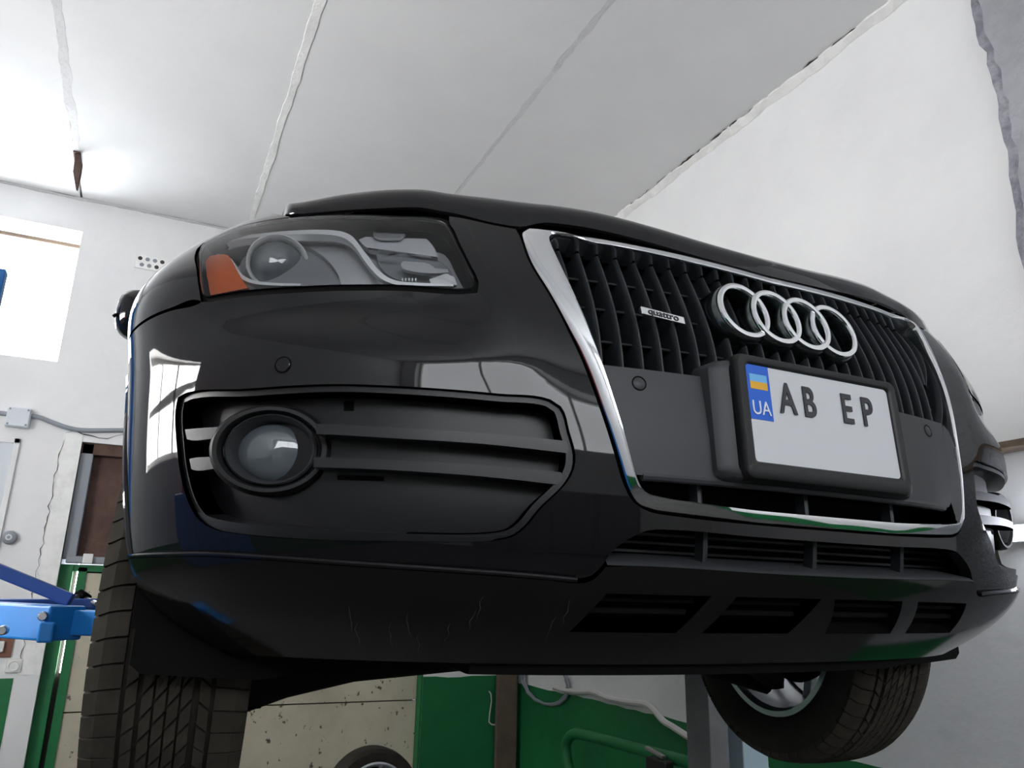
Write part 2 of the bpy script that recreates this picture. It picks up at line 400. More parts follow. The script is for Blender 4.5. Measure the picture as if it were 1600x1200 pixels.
# chipped plaster edge around the gate
rnd = random.Random(12); vs = []; fs = []; n = 46; a = 0
for i in range(n + 1):
    z = GT[3] + .06 - i * (GT[3] - .95) / n; a = a * .7 + rnd.uniform(-.02, .02)
    vs += [(GT[0] - .13 + a, YB + .001, z), (GT[0] - .125 + a, YB - .006, z), (GT[0] + .002, YB - .006, z)]
for i in range(n):
    for k in range(2): fs.append((3 * i + k, 3 * i + k + 1, 3 * i + k + 4, 3 * i + k + 3))
MB().add(vs, fs, False).build('chipped_plaster', 'plaster_light', wall_back)
crack([(GT[0] - .135 + rnd.uniform(-.012, .012), YB - .009, GT[3] - .04 * i) for i in range(44)], 'crack', wall_back, .004, 77, (1, 0, 0)).location.y = -.002
crack([(GT[0] - .12 + .06 * i, YB - .004, GT[3] + .06 + rnd.uniform(-.02, .035)) for i in range(9)], 'crack', wall_back, .006, 78, (0, 0, 1)).location.y = -.002

# perforated ventilation brick
vb = [unp((212, 399), Y=YB), unp((270, 427), Y=YB)]
cx, cz = (vb[0][0] + vb[1][0]) / 2, (vb[0][2] + vb[1][2]) / 2
mb = MB(); mb.box((cx, YB - .006, cz + ZP), (.30, .016, .125)); vbo = tag(mb.build('ventilation_brick', 'plaster_light', bevel=.004), 'whitewashed perforated brick set high in the back wall', 'brick')
for r_ in range(2):
    for k in range(5):
        mb = MB(); mb.lathe([(0, 0), (.017, 0), (.021, -.002), (.021, -.004)], 14, Matrix.Translation((cx - .115 + .058 * k + .02 * r_, YB - .0145, cz + ZP + (.028 if r_ == 0 else -.028))) @ Matrix.Rotation(PI / 2, 4, 'X'))
        mb.build('hole', 'conduit_grey' if (k + r_) % 3 else 'crack_dark', vbo)

# rusty bracket hanging from the ceiling
pp = [(117, 238), (123, 240), (127, 256), (125, 271), (119, 297), (114, 268), (117, 246)]
P3 = [unp(p, Y=5.22) for p in pp]
mb = MB(); mb.prism([(p[0], p[2]) for p in P3], lambda q: (q[0], 5.22, min(q[1] + ZP, HC)), lambda q: (q[0] + .01, 5.235, min(q[1] + ZP, HC)))
br = tag(mb.build('ceiling_bracket', 'rust'), 'rusty pointed steel bracket hanging from the ceiling joint', 'bracket')
mb = MB(); mb.box((P3[0][0] + .015, 5.28, HC - .006), (.05, .16, .012)); mb.build('flange', 'rust', br)

# junction box and conduit
p = unp((30, 654), Y=YB)
jb = empty('junction_box', (p[0], YB, p[2] + ZP), 'grey square junction box on the back wall where two conduits meet', 'junction box')
mb = MB(); mb.box((0, -.03, 0), (.16, .06, .155)); mb.build('body', 'grey_box', jb, bevel=.012)
mb = MB(); mb.box((0, -.064, 0), (.15, .012, .145)); lid = mb.build('lid', 'grey_box', jb, bevel=.006)
for sx in (-1, 1):
    for sz in (-1, 1):
        mb = MB(); mb.lathe([(0, .004), (.006, .004), (.008, 0)], 10, Matrix.Translation((sx * .06, -.07, sz * .058)) @ Matrix.Rotation(PI / 2, 4, 'X')); mb.build('screw', 'conduit_grey', lid)
def wallpath(px, Y, d=.02): return [(q[0], Y - d, q[2] + ZP) for q in (unp(a, Y=Y) for a in px)]
tag(MB().tube(wallpath([(-60, 642), (0, 646), (16, 648)], YB), .018, 10).build('wall_conduit', 'conduit_grey'), 'short grey conduit entering the junction box from the window side', 'conduit')
def smooth_path(P, k=6):
    P = [np.array(p, float) for p in P]; out = []
    for i in range(len(P) - 1):
        p0, p1, p2, p3 = P[max(i - 1, 0)], P[i], P[i + 1], P[min(i + 2, len(P) - 1)]
        for j in range(k):
            t = j / k
            out.append(.5 * ((2 * p1) + (-p0 + p2) * t + (2 * p0 - 5 * p1 + 4 * p2 - p3) * t * t + (-p0 + 3 * p1 - 3 * p2 + p3) * t ** 3))
    out.append(P[-1]); return out
tag(MB().tube(smooth_path(wallpath([(44, 650), (62, 653), (85, 662), (110, 670), (135, 673), (200, 673), (260, 676)], YB)), .018, 10).build('wall_conduit', 'conduit_grey'), 'grey conduit sagging from the junction box towards the gate head', 'conduit')

# electric cabinet, round fitting, sockets at the far left
p = unp((33, 686), Y=YB)
ec = empty('electric_cabinet', (p[0] - .30, YB, p[2] + ZP - .62), 'flush grey cabinet in a white frame below the junction box', 'cabinet')
for c, s in (((.30 - .02, -.012, 0), (.04, .024, 1.24)), ((-.28, -.012, 0), (.04, .024, 1.24)), ((0, -.012, .60), (.60, .024, .04)), ((0, -.012, -.60), (.60, .024, .04))):
    mb = MB(); mb.box(c, s); mb.build('frame_bar', 'wall_white', ec, bevel=.004)
mb = MB(); mb.box((0, -.005, 0), (.52, .01, 1.16)); mb.build('door', 'grey_box', ec)
p = unp((15, 840), Y=YB)
rf = empty('round_fitting', (p[0], YB, p[2] + ZP), 'small round grey fitting on the back wall under the cabinet corner', 'fitting')
R90 = Matrix.Rotation(PI / 2, 4, 'X')
mb = MB(); mb.lathe([(0, .05), (.03, .05), (.047, .04), (.05, .02), (.05, 0)], 24, R90); mb.build('cap', 'conduit_grey', rf)
mb = MB(); mb.lathe([(.012, .053), (.022, .053), (.022, .048), (.012, .048)], 16, R90, closed=True); mb.build('rim', 'grey_box', rf)
p = unp((6, 1010), Y=YB)
sk = empty('light_switch', (p[0] - .01, YB, p[2] + ZP), 'white switch on a brown mounting board above the green dado', 'switch')
mb = MB(); mb.box((0, -.008, 0), (.13, .016, .15)); mb.build('mounting_board', 'socket_brown', sk, bevel=.004)
mb = MB(); mb.box((-.02, -.03, 0), (.07, .03, .075)); mb.build('body', 'socket_white', sk, bevel=.006)
p = unp((22, 1040), Y=YB)
sk = empty('wall_socket', (p[0], YB, p[2] + ZP), 'pale square wall socket just above the green dado', 'socket')
mb = MB(); mb.box((0, -.008, 0), (.10, .016, .095)); mb.build('plate', 'socket_white', sk, bevel=.006)
mb = MB(); mb.lathe([(0, .008), (.028, .008), (.032, .014), (.036, .014), (.036, 0)], 20, Matrix.Translation((0, -.01, 0)) @ R90); mb.build('insert', 'plaster_light', sk)

# plank in the corner, hooked wire
pl = [unp((779, 1057), Y=5.9), unp((809, 1057), Y=5.9)]
mb = MB(); mb.box(((pl[0][0] + pl[1][0]) / 2, 5.93, .75), (pl[1][0] - pl[0][0], .05, 1.5))
tag(mb.build('timber_plank', 'old_wood', bevel=.004), 'worn brown timber plank standing upright in the corner', 'plank')
hp = [unp(a, Y=5.98) for a in [(764, 1080), (767, 1084), (768, 1095), (765, 1115), (764, 1128), (768, 1132), (778, 1133)]]
tag(MB().tube([(q[0], q[1], q[2] + ZP) for q in hp], .006, 8).build('hooked_wire', 'cable_white'), 'thin bent wire hook on the green wall beside the plank', 'wire')

# right wall: cable along the dado, coil, green pipe rail
cp = [(866, 1074), (885, 1079), (905, 1081), (927, 1081), (950, 1091), (980, 1097), (1008, 1100), (1022, 1110), (1036, 1126), (1052, 1136), (1090, 1160), (1140, 1185), (1200, 1205)]
P = [unp(a, X=XR - .025) for a in cp]
tag(MB().tube(smooth_path([(q[0], q[1], q[2] + ZP) for q in P]), .022, 8).build('wall_cable', 'cable_white'), 'pale thick cable sagging along the top of the green dado', 'cable')
cc = unp((812, 1064), X=2.34); path = []; cc0 = cc
for i in range(64):
    t = i / 63; a = t * 2 * PI * 2.2 + .6; r = .15 + .03 * math.sin(3 * t)
    path.append((2.418 - .01 * (i % 2), 5.36 + .12 * t + 2.3 * r * math.cos(a), cc[2] + ZP + .02 + r * math.sin(a)))
tag(MB().tube(path, .012, 8).build('cable_coil', 'conduit_grey'), 'looped grey cable hanging over the corner plank', 'cable')
gp = [unp(a, X=2.20) for a in [(893, 1215), (885, 1180), (886, 1158), (897, 1147), (915, 1149), (960, 1160), (1010, 1174), (1060, 1187), (1110, 1200)]]
P = smooth_path([(2.20, q[1], q[2] + ZP) for q in gp]); P[0] = np.array(P[0]); base = P[0].copy(); base[2] = 0.0
end = P[-1].copy(); end2 = end + np.array([0, -.08, -.06]); end3 = end2.copy(); end3[2] = 0.0
pr = tag(MB().tube([base] + P + [end2, end3], .038, 14).build('pipe_rail', 'green_paint'), 'thick green painted pipe rail bent down at its end, by the wall', 'rail')
mb = MB(); q = unp((1035, 1186), X=2.18); mb.box((2.12, q[1] - .05, q[2] + ZP - .03), (.07, .20, .09)); cl = mb.build('pipe_clamp', 'plastic_black', bevel=.01)
tag(cl, 'black clamp with a bright lever on the green pipe rail', 'clamp')
mb = MB(); mb.bar((2.12, q[1] - .10, q[2] + ZP + .03), (2.12, q[1] + .08, q[2] + ZP + .055), .03, .02); mb.build('lever', 'steel', cl, bevel=.004)

# right wall: brown board, tube lamp, bare concrete pilaster with ragged plaster edge
q = unp((1580, 702), X=XR)
mb = MB(); mb.box((XR - .06, .15, q[2] + ZP), (.12, 2.55, .030)); tag(mb.build('wall_board', 'old_wood', bevel=.003), 'thin brown board running level along the right wall', 'board')
q = unp((1580, 835), X=XR - .05)
tl = empty('tube_lamp', (XR - .044, .0, q[2] + ZP), 'glowing white tube lamp mounted level on the right wall', 'lamp')
mb = MB(); mb.box((-.02, .55, 0), (.04, 1.34, .07)); mb.build('housing', 'socket_white', tl, bevel=.006)
mb = MB(); mb.tube([(-.055, -.10, 0), (-.055, 1.20, 0)], .032, 14); mb.build('tube', 'tube_glow', tl)
for yy in (-.11, 1.21):
    mb = MB(); mb.box((-.045, yy, 0), (.09, .03, .075)); mb.build('end_cap', 'socket_white', tl, bevel=.005)
rnd = random.Random(31); a = 0; E_ = []
for i in range(81):
    z = HC * i / 80; a = a * .75 + rnd.uniform(-.010, .010); E_.append((.965 + a + (.03 if z > 4.2 else 0), z))
mb = MB(); poly = E_ + [(-.55, HC), (-.55, 0)]
mb.prism(poly, lambda p: (XR - .002, p[0], p[1]), lambda p: (XR - .035, p[0], p[1]))
pil = struct(mb, 'trim_1', 'concrete', 'bare grey concrete pilaster with a ragged edge on the right wall')
vs = []; fs = []
for i, (yy, z) in enumerate(E_):
    w = rnd.uniform(.012, .035); vs += [(XR - .0, yy + .012, z), (XR - .043, yy + .004, z), (XR - .043, yy - w, z), (XR - .034, yy - w - .01, z)]
for i in range(80):
    for k in range(3): fs.append((4 * i + k, 4 * i + k + 1, 4 * i + k + 5, 4 * i + k + 4))
MB().add(vs, fs, False).build('broken_edge', 'concrete_edge', pil)
for z, y0 in ((3.35, .95), (2.9, .9)):
    crack([(XR - .036, y0 - .06 * i, z + rnd.uniform(-.015, .015)) for i in range(12)], 'crack', pil, .004, int(z * 10), (0, 0, 1))

# blue locker with a red tool box on it, by the left wall (seen mirrored in the paint)
lk = empty('locker', (-3.55, .45, 0), 'blue steel locker standing by the left wall under the window', 'locker')
mb = MB(); mb.box((0, 0, .87), (.60, 1.5, 1.66)); mb.build('body', 'lift_blue', lk, bevel=.01)
for k in range(3):
    mb = MB(); mb.box((.31, -.49 + .49 * k, .90), (.02, .46, 1.55)); dr = mb.build('door', 'lift_blue', lk, bevel=.005)
    mb = MB(); mb.box((.33, -.33 + .49 * k, .95), (.03, .02, .14)); mb.build('handle', 'steel', dr, bevel=.004)
for sx in (-1, 1):
    for sy in (-1, 1):
        mb = MB(); mb.box((sx * .24, sy * .68, .02), (.06, .06, .04)); mb.build('foot', 'rubber_black', lk)
tb = empty('tool_box', (-3.5, .45, 1.70), 'red metal tool box lying on the blue locker', 'tool box')
mb = MB(); mb.box((0, 0, .16), (.42, 1.1, .32)); mb.build('body', 'red_paint', tb, bevel=.012)
mb = MB(); mb.box((0, 0, .36), (.44, 1.12, .08)); mb.build('lid', 'red_paint', tb, bevel=.02)
mb = MB(); mb.tube([(0, -.2, .40), (0, -.2, .45), (0, .2, .45), (0, .2, .40)], .012, 8); mb.build('handle', 'steel', tb)
mb = MB(); mb.box((.215, 0, .30), (.02, .10, .08)); mb.build('clasp', 'chrome', tb, bevel=.003)
# ================================================================ THE CAR
CARB = np.array([0.0, 2.2, -0.57])                             # base of the car in the relative frame
car = empty('car', (CARB[0], CARB[1], CARB[2] + ZP), 'black SUV raised on a two-post lift, seen from low at its front corner', 'car')
def cb(mb, name, m, parent=None, **k): return mb.build(name, m, parent or car, off=CARB, **k)

# front body surface: plan curves stacked by height (relative frame)
ZK = np.array([-.45, -.36, -.34, -.30, -.27, -.23, -.15, -.05, .06, .12, .17, .21, .245, .29, .33, .36, .40, .44, .60])
Y0K = np.array([.30, .16, .13, .07, .04, .014, .006, .008, .022, .036, .053, .068, .08, .096, .113, .125, .155, .20, .6])
WK = np.array([.66, .80, .835, .875, .90, .922, .934, .946, .958, .967, .977, .975, .962, .932, .893, .857, .79, .70, .3])
LS = .52; PE = 2.2
_ZT = np.arange(-.60, .60, .002); _gk = np.exp(-(np.arange(-40, 41) * .002 / .022) ** 2 / 2); _gk /= _gk.sum()
def _tab(k): return np.convolve(np.pad(np.interp(_ZT, ZK, k), 40, mode='edge'), _gk, mode='valid')
_TAB = {id(Y0K): _tab(Y0K), id(WK): _tab(WK)}
def _sm(z, k):
    return np.interp(np.asarray(z, float), _ZT, _TAB[id(k)])
def disp(x, z):
    # gentle shoulder beside the grille and a soft waist under the headlamp
    ax = np.abs(x)
    return (-.010 * np.exp(-((ax - .50 - .25 * (z - .1)) / .07) ** 2) * np.exp(-((z - .17) / .12) ** 2)
            + .012 * np.exp(-((z - .125) / .035) ** 2) * np.clip((ax - .5) / .1, 0, 1) * np.clip((.93 - ax) / .1, 0, 1)
            - .006 * np.exp(-((z - .04) / .04) ** 2) * np.clip((ax - .45) / .1, 0, 1) * np.clip((.93 - ax) / .1, 0, 1))
def gfun(P):
    x, y, z = P[..., 0], P[..., 1], P[..., 2]
    return (np.abs(x) / _sm(z, WK)) ** PE + np.maximum(0, 1 - (y - disp(x, z) - _sm(z, Y0K)) / LS) ** 2 - 1
AS = .7
def S0(a, z):
    th = np.abs(a) / AS; W = _sm(z, WK); y0 = _sm(z, Y0K); sg = np.sign(a)
    t = np.minimum(th, PI / 2)
    x = sg * W * np.sin(t) ** (2 / PE)
    y = y0 + LS * (1 - np.cos(t)) + np.maximum(0, th - PI / 2) * LS + disp(x, z)
    return np.stack([x, y, z + 0 * x], -1)
def Nrm(a, z):
    e = 1e-3
    da = S0(a + e, z) - S0(a - e, z); dz = S0(a, z + e) - S0(a, z - e)
    n = np.cross(da, dz); return n / np.linalg.norm(n, axis=-1, keepdims=True)
def S(a, z, off=0.0):
    a = np.asarray(a, float); z = np.asarray(z, float)
    return S0(a, z) + Nrm(a, z) * off
def az_of(P):
    x, y, z = P; W = _sm(z, WK); yy = y - disp(x, z) - _sm(z, Y0K)
    if yy > LS: th = PI / 2 + (yy - LS) / LS
    else: th = math.atan2(min(1, abs(x) / W) ** (PE / 2), max(1e-9, 1 - yy / LS))
    return np.array([math.copysign(th * AS, x), z])
_SS = np.linspace(.4, 3.2, 900)
def hit0(px):
    w = ray(px); P = TC + _SS[:, None] * w; G = gfun(P); i = np.where(G < 0)[0]
    if len(i) == 0:                                             # grazing the silhouette: nearest point
        j = int(np.argmin(G)); return P[j]
    i = i[0]; a, b = _SS[max(i - 1, 0)], _SS[i]
    for _ in range(30):
        m = (a + b) / 2
        if gfun(TC + m * w) < 0: b = m
        else: a = m
    return TC + b * w
def hit(px, off=0.0):
    px = np.array(px, float); q = px.copy()
    az = az_of(hit0(q))
    if off:
        for _ in range(6):
            az = az_of(hit0(q)); e = px - proj(S(az[0], az[1], off)); q = q + .8 * e
    return az
def a_of(x, z):                                                 # surface parameter from lateral x
    W = float(_sm(z, WK)); return math.copysign(AS * math.asin(min(1, abs(x) / W) ** (PE / 2)), x)
def a_ofY(y, z, sgn=-1):
    yy = y - float(_sm(z, Y0K))
    return sgn * AS * (PI / 2 + (yy - LS) / LS if yy > LS else math.acos(max(0, 1 - yy / LS)))
def xz(L): return [np.array([a_of(x, z), z]) for x, z in L]
def pxs(L, off=0.0): return [hit(p, off) for p in L]
def crop(ox, oy, sc, L): return [(ox + x / sc, oy + y / sc) for x, y in L]

def resample(L, step, closed=True, curve=True):
    L = [np.array(p, float) for p in L]; n = len(L); out = []
    for i in range(n if closed else n - 1):
        p1, p2 = L[i], L[(i + 1) % n]
        p0 = L[i - 1] if (closed or i > 0) else p1; p3 = L[(i + 2) % n] if (closed or i + 2 < n) else p2
        d = np.linalg.norm(p2 - p1)
        if d < 1e-7: continue
        k = max(1, int(round(d / step)))
        # tangents limited so that corners stay corners
        def tan(a, b, c):
            u, v = b - a, c - b; lu, lv = np.linalg.norm(u), np.linalg.norm(v)
            if lu < 1e-7 or lv < 1e-7: return None
            if np.dot(u, v) / (lu * lv) < .72: return None
            t = u / lu + v / lv; return t / np.linalg.norm(t)
        t1 = tan(p0, p1, p2) if curve else None; t2 = tan(p1, p2, p3) if curve else None
        ch = (p2 - p1)
        m1 = t1 * d if t1 is not None else ch; m2 = t2 * d if t2 is not None else ch
        for j in range(k):
            t = j / k; h = (2 * t ** 3 - 3 * t * t + 1, t ** 3 - 2 * t * t + t, -2 * t ** 3 + 3 * t * t, t ** 3 - t * t)
            out.append(h[0] * p1 + h[1] * m1 + h[2] * p2 + h[3] * m2)
    if not closed: out.append(L[-1])
    return out
def inside(p, poly):
    c = False; x, y = p; n = len(poly); j = n - 1
    for i in range(n):
        xi, yi = poly[i]; xj, yj = poly[j]
        if (yi > y) != (yj > y) and x < (xj - xi) * (y - yi) / (yj - yi) + xi: c = not c
        j = i
    return c
def inside_many(P, poly):
    P = np.asarray(P); c = np.zeros(len(P), bool); q = np.asarray(poly); r = np.roll(q, 1, 0)
    for (xi, yi), (xj, yj) in zip(q, r):
        if yi == yj: continue
        k = ((yi > P[:, 1]) != (yj > P[:, 1])) & (P[:, 0] < (xj - xi) * (P[:, 1] - yi) / (yj - yi) + xi); c ^= k
    return c
def mir(L): return [np.array([-p[0], p[1]]) for p in L]
def grow(L, d):
    # move a closed outline outwards by d (in the a,z plane)
    L = [np.array(p) for p in L]; n = len(L)
    ar = sum(L[i][0] * L[(i + 1) % n][1] - L[(i + 1) % n][0] * L[i][1] for i in range(n)); sg = 1 if ar > 0 else -1; out = []
    for i in range(n):
        t = L[(i + 1) % n] - L[i - 1]; t = t / (np.linalg.norm(t) + 1e-12); out.append(L[i] + sg * d * np.array([t[1], -t[0]]))
    return out
def region(outline, holes=(), step=.012, off=0.0, flange=.012, edge=.008, surf=None, curve=True, round_=0.0):
    """panel on the body surface bounded by outline (a,z), with holes, turned-in edges of depth flange"""
    sf = surf or S
    rings = [resample(L, edge, curve=curve) for L in [outline, *holes]]
    pts = []; edges = []
    for r in rings:
        o = len(pts); pts += [tuple(p) for p in r]; n = len(r); edges += [(o + i, o + (i + 1) % n) for i in range(n)]
    o = np.array(rings[0]); lo, hi = o.min(0), o.max(0)
    gx = np.arange(lo[0] + step * .5, hi[0], step); gz = np.arange(lo[1] + step * .5, hi[1], step * .9)
    G = []
    for i, z in enumerate(gz):
        for x in gx + (step / 2 if i % 2 else 0): G.append((x, z))
    if G:
        G = np.array(G); keep = inside_many(G, rings[0])
        for h in rings[1:]: keep &= ~inside_many(G, h)
        G = G[keep]
        if len(G):
            B = np.array(pts); ok = np.ones(len(G), bool)
            for i0 in range(0, len(G), 400):
                d = np.linalg.norm(G[i0:i0 + 400, None, :] - B[None], axis=2).min(1); ok[i0:i0 + 400] = d > step * .45
            pts += [tuple(p) for p in G[ok]]
    vs, es, fs, *_ = geometry.delaunay_2d_cdt([Vector(p) for p in pts], edges, [], 0, 1e-7)
    V = np.array([tuple(v) for v in vs]); cen = np.array([(V[f[0]] + V[f[1]] + V[f[2]]) / 3 for f in fs])
    keep = inside_many(cen, rings[0])
    for h in rings[1:]: keep &= ~inside_many(cen, h)
    F = [tuple(f) for f, k in zip(fs, keep) if k]
    P = sf(V[:, 0], V[:, 1], off); N = Nrm(V[:, 0], V[:, 1])
    m = MB(); FF = []
    for f in F:
        n = np.cross(P[f[1]] - P[f[0]], P[f[2]] - P[f[0]])
        FF.append(f if np.dot(n, N[f[0]]) > 0 else f[::-1])
    m.add(P, FF, True, N)
    if flange:
        for ri, r in enumerate(rings):
            A = np.array(r); P0 = sf(A[:, 0], A[:, 1], off); P1 = sf(A[:, 0], A[:, 1], off - flange); n = len(r)
            ar = np.sum(A[:, 0] * np.roll(A[:, 1], -1) - np.roll(A[:, 0], -1) * A[:, 1])
            fs2 = [(i, (i + 1) % n, n + (i + 1) % n, n + i) for i in range(n)]
            T = np.roll(P0, -1, 0) - np.roll(P0, 1, 0); Nn = Nrm(A[:, 0], A[:, 1]); E = np.cross(T, Nn); E /= (np.linalg.norm(E, axis=1, keepdims=True) + 1e-12)
            if (ar < 0) != (ri > 0): E = -E
            m.add(np.concatenate([P0, P1]), fs2, True, np.concatenate([E, E]))
    return m
def both(fn, name, m, parents=(None, None), **k):
    """fn(mirror) -> MB; builds the right-hand part and its mirror twin"""
    return [cb(fn(s), name, m, parents[i], **k) for i, s in enumerate((False, True))]
def reg2(outline, name, m, parents=(None, None), holes=(), label=None, **k):
    out = []
    for i, s in enumerate((False, True)):
        o = mir(outline) if s else outline; h = [mir(x) if s else x for x in holes]
        out.append(cb(region(o, h, **k), name, m, parents[i], label=label))
    return out

# ---------------------------------------------------------------- outlines (left half of the picture = car's right half)
GO = [(0, .274), (-.19, .281), (-.33, .285), (-.42, .287), (-.440, .282), (-.446, .265), (-.441, .215), (-.423, .162), (-.402, .101), (-.381, .039), (-.363, -.024), (-.346, -.085), (-.336, -.118), (-.323, -.139), (-.305, -.147), (-.27, -.151), (-.14, -.156), (0, -.157)]
GI = [(0.0, 0.258), (-0.19, 0.265), (-0.33, 0.269), (-0.3885, 0.27), (-0.404, 0.265), (-0.407, 0.25), (-0.401, 0.215), (-0.39, 0.162), (-0.376, 0.101), (-0.36, 0.039), (-0.345, -0.024), (-0.331, -0.085), (-0.323, -0.112), (-0.311, -0.126), (-0.286, -0.131), (-0.25, -0.134), (-0.14, -0.139), (0.0, -0.14)]
LGT = [(0, -.176), (-.14, -.175), (-.27, -.172), (-.305, -.174), (-.325, -.182)]            # top of the lower intake
HL = crop(300, 320, 3.478, [(65, 500), (44, 330), (42, 255), (68, 205), (200, 140), (350, 100), (550, 72), (800, 60), (1100, 70), (1345, 88), (1385, 112), (1440, 220), (1500, 340), (1533, 415), (1520, 448), (1440, 451), (1200, 434), (830, 430), (500, 445), (300, 460), (180, 478)])
HLaz = pxs(HL)
FOG = crop(180, 560, 2, [(188, 160), (196, 122), (220, 108), (400, 95), (700, 80), (900, 87), (1200, 110), (1360, 128), (1393, 150), (1420, 230), (1438, 300), (1434, 345), (1410, 390), (1330, 470), (1280, 530), (1240, 558), (1180, 570), (900, 572), (700, 570), (500, 560), (400, 550), (310, 534), (262, 505), (230, 455), (205, 370), (190, 250)])
FOGaz = pxs(FOG)
def arch_pts(z0, z1, n, side=-1, cy=.88, cz=-.28, r=.425):
    out = []
    for i in range(n):
        z = z0 + (z1 - z0) * i / (n - 1); y = cy - math.sqrt(max(0, r * r - (z - cz) ** 2)); out.append(np.array([a_ofY(y, z), z]))
    return out
CRE = pxs([(924, 899), (900, 903), (870, 900), (800, 894), (700, 887), (560, 878), (430, 869), (320, 863)])       # crease above the lower spoiler
zc = CRE[-1][1]
CRE += [np.array([a_ofY(y, zc), zc]) for y in (.33, .40, .455)]
def grow_var(L, d0, d1):
    L = [np.array(p) for p in L]; g0, g1 = grow(L, d0), grow(L, d1); out = []
    for p, q, r in zip(L, g0, g1):
        n = (q - p) / d0; w = float(np.clip(-n[1] * 1.2, 0, 1)) * float(np.clip((p[0] + 1.06) / .15, 0, 1)); out.append(q * (1 - w) + r * w)
    return out
HLg = grow_var(resample(HLaz, .012), .0045, .0105)                          # hole for the lamp
i0 = int(np.argmin([np.hypot(*(p - HLaz[0])) for p in HLg]))
def nearest(L, p): return int(np.argmin([np.hypot(*(q - p)) for q in L]))
def arc(L, i, j, step):                                          # run along closed list from i to j in direction step
    out = [L[i]]; k = i
    while k != j: k = (k + step) % len(L); out.append(L[k])
    return out
# bumper: from the intake's top centre, outwards, up around lamp to the grille and back
seam_in = hit((322, 466)); ibl = nearest(HLg, HLaz[0]); itr = nearest(HLg, hit((698, 350)))
cand = [arc(HLg, ibl, itr, 1), arc(HLg, ibl, itr, -1)]
low = min(cand, key=lambda L: np.mean([p[1] for p in L]))        # the way round below the lamp
top = max(cand, key=lambda L: np.mean([p[1] for p in L]))
A2 = arch_pts(-.20, .118, 14)
sA, sB = A2[-1], low[0] + np.array([-.004, -.002])
SEAM = [sA + (sB - sA) * t for t in np.linspace(0, 1, 9)]
half = xz(LGT) + pxs([(958, 860), (944, 879)]) + CRE + A2 + SEAM[1:] + low + pxs([(702, 338), (722, 341), (767, 351), (806, 358)])
half += [p + np.array([-.003, 0]) for p in xz(GO[5:14])] + [p + np.array([0, -.003]) for p in xz(GO[14:])]
full = half[:-1] + [half[-1]] + mir(half[-2:0:-1])
bumper = cb(region(full, [FOGaz, mir(FOGaz)], step=.014, edge=.010, flange=.018), 'bumper', 'paint_black', label='glossy black front bumper')

# lower spoiler below the crease, with four recessed slots
def spo(a, z, off=0.0): return S(a, z, off)
SZ0, SZ1 = zc - .004, -.345
sl = [np.array([a_ofY(y, SZ0), SZ0]) for y in (.45, .40, .33)]
crl = [p + np.array([0, -.004]) for p in CRE[:8]]
lipL = pxs([(944, 884), (985, 883)])
lipx = [(-.28, lipL[-1][1]), (-.14, lipL[-1][1] - .003), (0, lipL[-1][1] - .004)]
halfS = [p for p in xz(lipx)[::-1]] + lipL[::-1] + crl + sl[::-1]
bot = [np.array([a_ofY(y, z), z]) for y, z in ((.46, -.25), (.46, -.29), (.455, -.32), (.45, -.345))]
halfS += bot + [np.array([a_of(x, SZ1), SZ1]) for x in (-.77, -.7, -.6, -.45, -.3, -.15, 0)]
slots = []
for x0, x1 in ((-.365, -.215), (-.175, -.025)):
    slots.append(xz([(x0 + .012, -.252), (x1 + .012, -.252), (x1 - .012, -.300), (x0 - .012, -.300)]))
fullS = halfS + mir(halfS[-2:0:-1])
spoiler = cb(region(fullS, [*slots, *[mir(s) for s in slots]], step=.014, edge=.010, off=.006, flange=.025), 'lower_spoiler', 'paint_dirty', label='scuffed black spoiler under the bumper')
for s in slots + [mir(s) for s in slots]:
    cb(region(s, off=-.018, flange=0, step=.03), 'slot_recess', 'void_black', spoiler)
    zz = [p[1] for p in s]; aa = [p[0] for p in s]
    for k in (1, 2):
        z = max(zz) + (min(zz) - max(zz)) * k / 3
        cb(MB().tube([S(a, z, -.010) for a in np.linspace(min(aa) + .012, max(aa) - .012, 6)], .004, 6), 'slot_fin', 'rubber_black', spoiler)
# bright rolled edge on the crease
ed = resample(CRE[1:], .015, closed=False)
for L in (ed, mir(ed)):
    cb(MB().tube([S(p[0], p[1] - .001, .004) for p in L], .0035, 8), 'crease_edge', 'paint_black', spoiler)
# scrapes in the spoiler
rnd = random.Random(5)
for (x, y) in ((548, 960), (560, 985), (612, 985), (640, 970), (655, 1000), (700, 985), (735, 965), (748, 945), (860, 975), (885, 950)):
    L = [hit((x + rnd.uniform(-3, 3) + (i - 2) * (-3 if x > 690 else 1), y + (i - 2) * 9)) for i in range(5)]
    cb(MB().tube([S(p[0], p[1], .0062) for p in L], [.0002, .0005, .0007, .0005, .0002], 5), 'scrape', 'scratch', spoiler)
# seam lines get a dark backing so that no light shows through
BK = [np.array([a_ofY(.55, z), z]) for z in np.linspace(-.2, .12, 8)] + xz([(-.85, .12), (-.57, .135), (-.50, .20), (-.475, .27), (-.46, .2), (-.40, .03), (-.36, -.12), (-.34, -.2), (-.6, -.21)])
fo2 = grow(resample(FOGaz, .02), .02)
hl2 = grow(resample(HLaz, .02), .012)
reg2(BK, 'inner_panel', 'void_black', off=-.024, flange=0, step=.03, edge=.03, holes=[fo2])

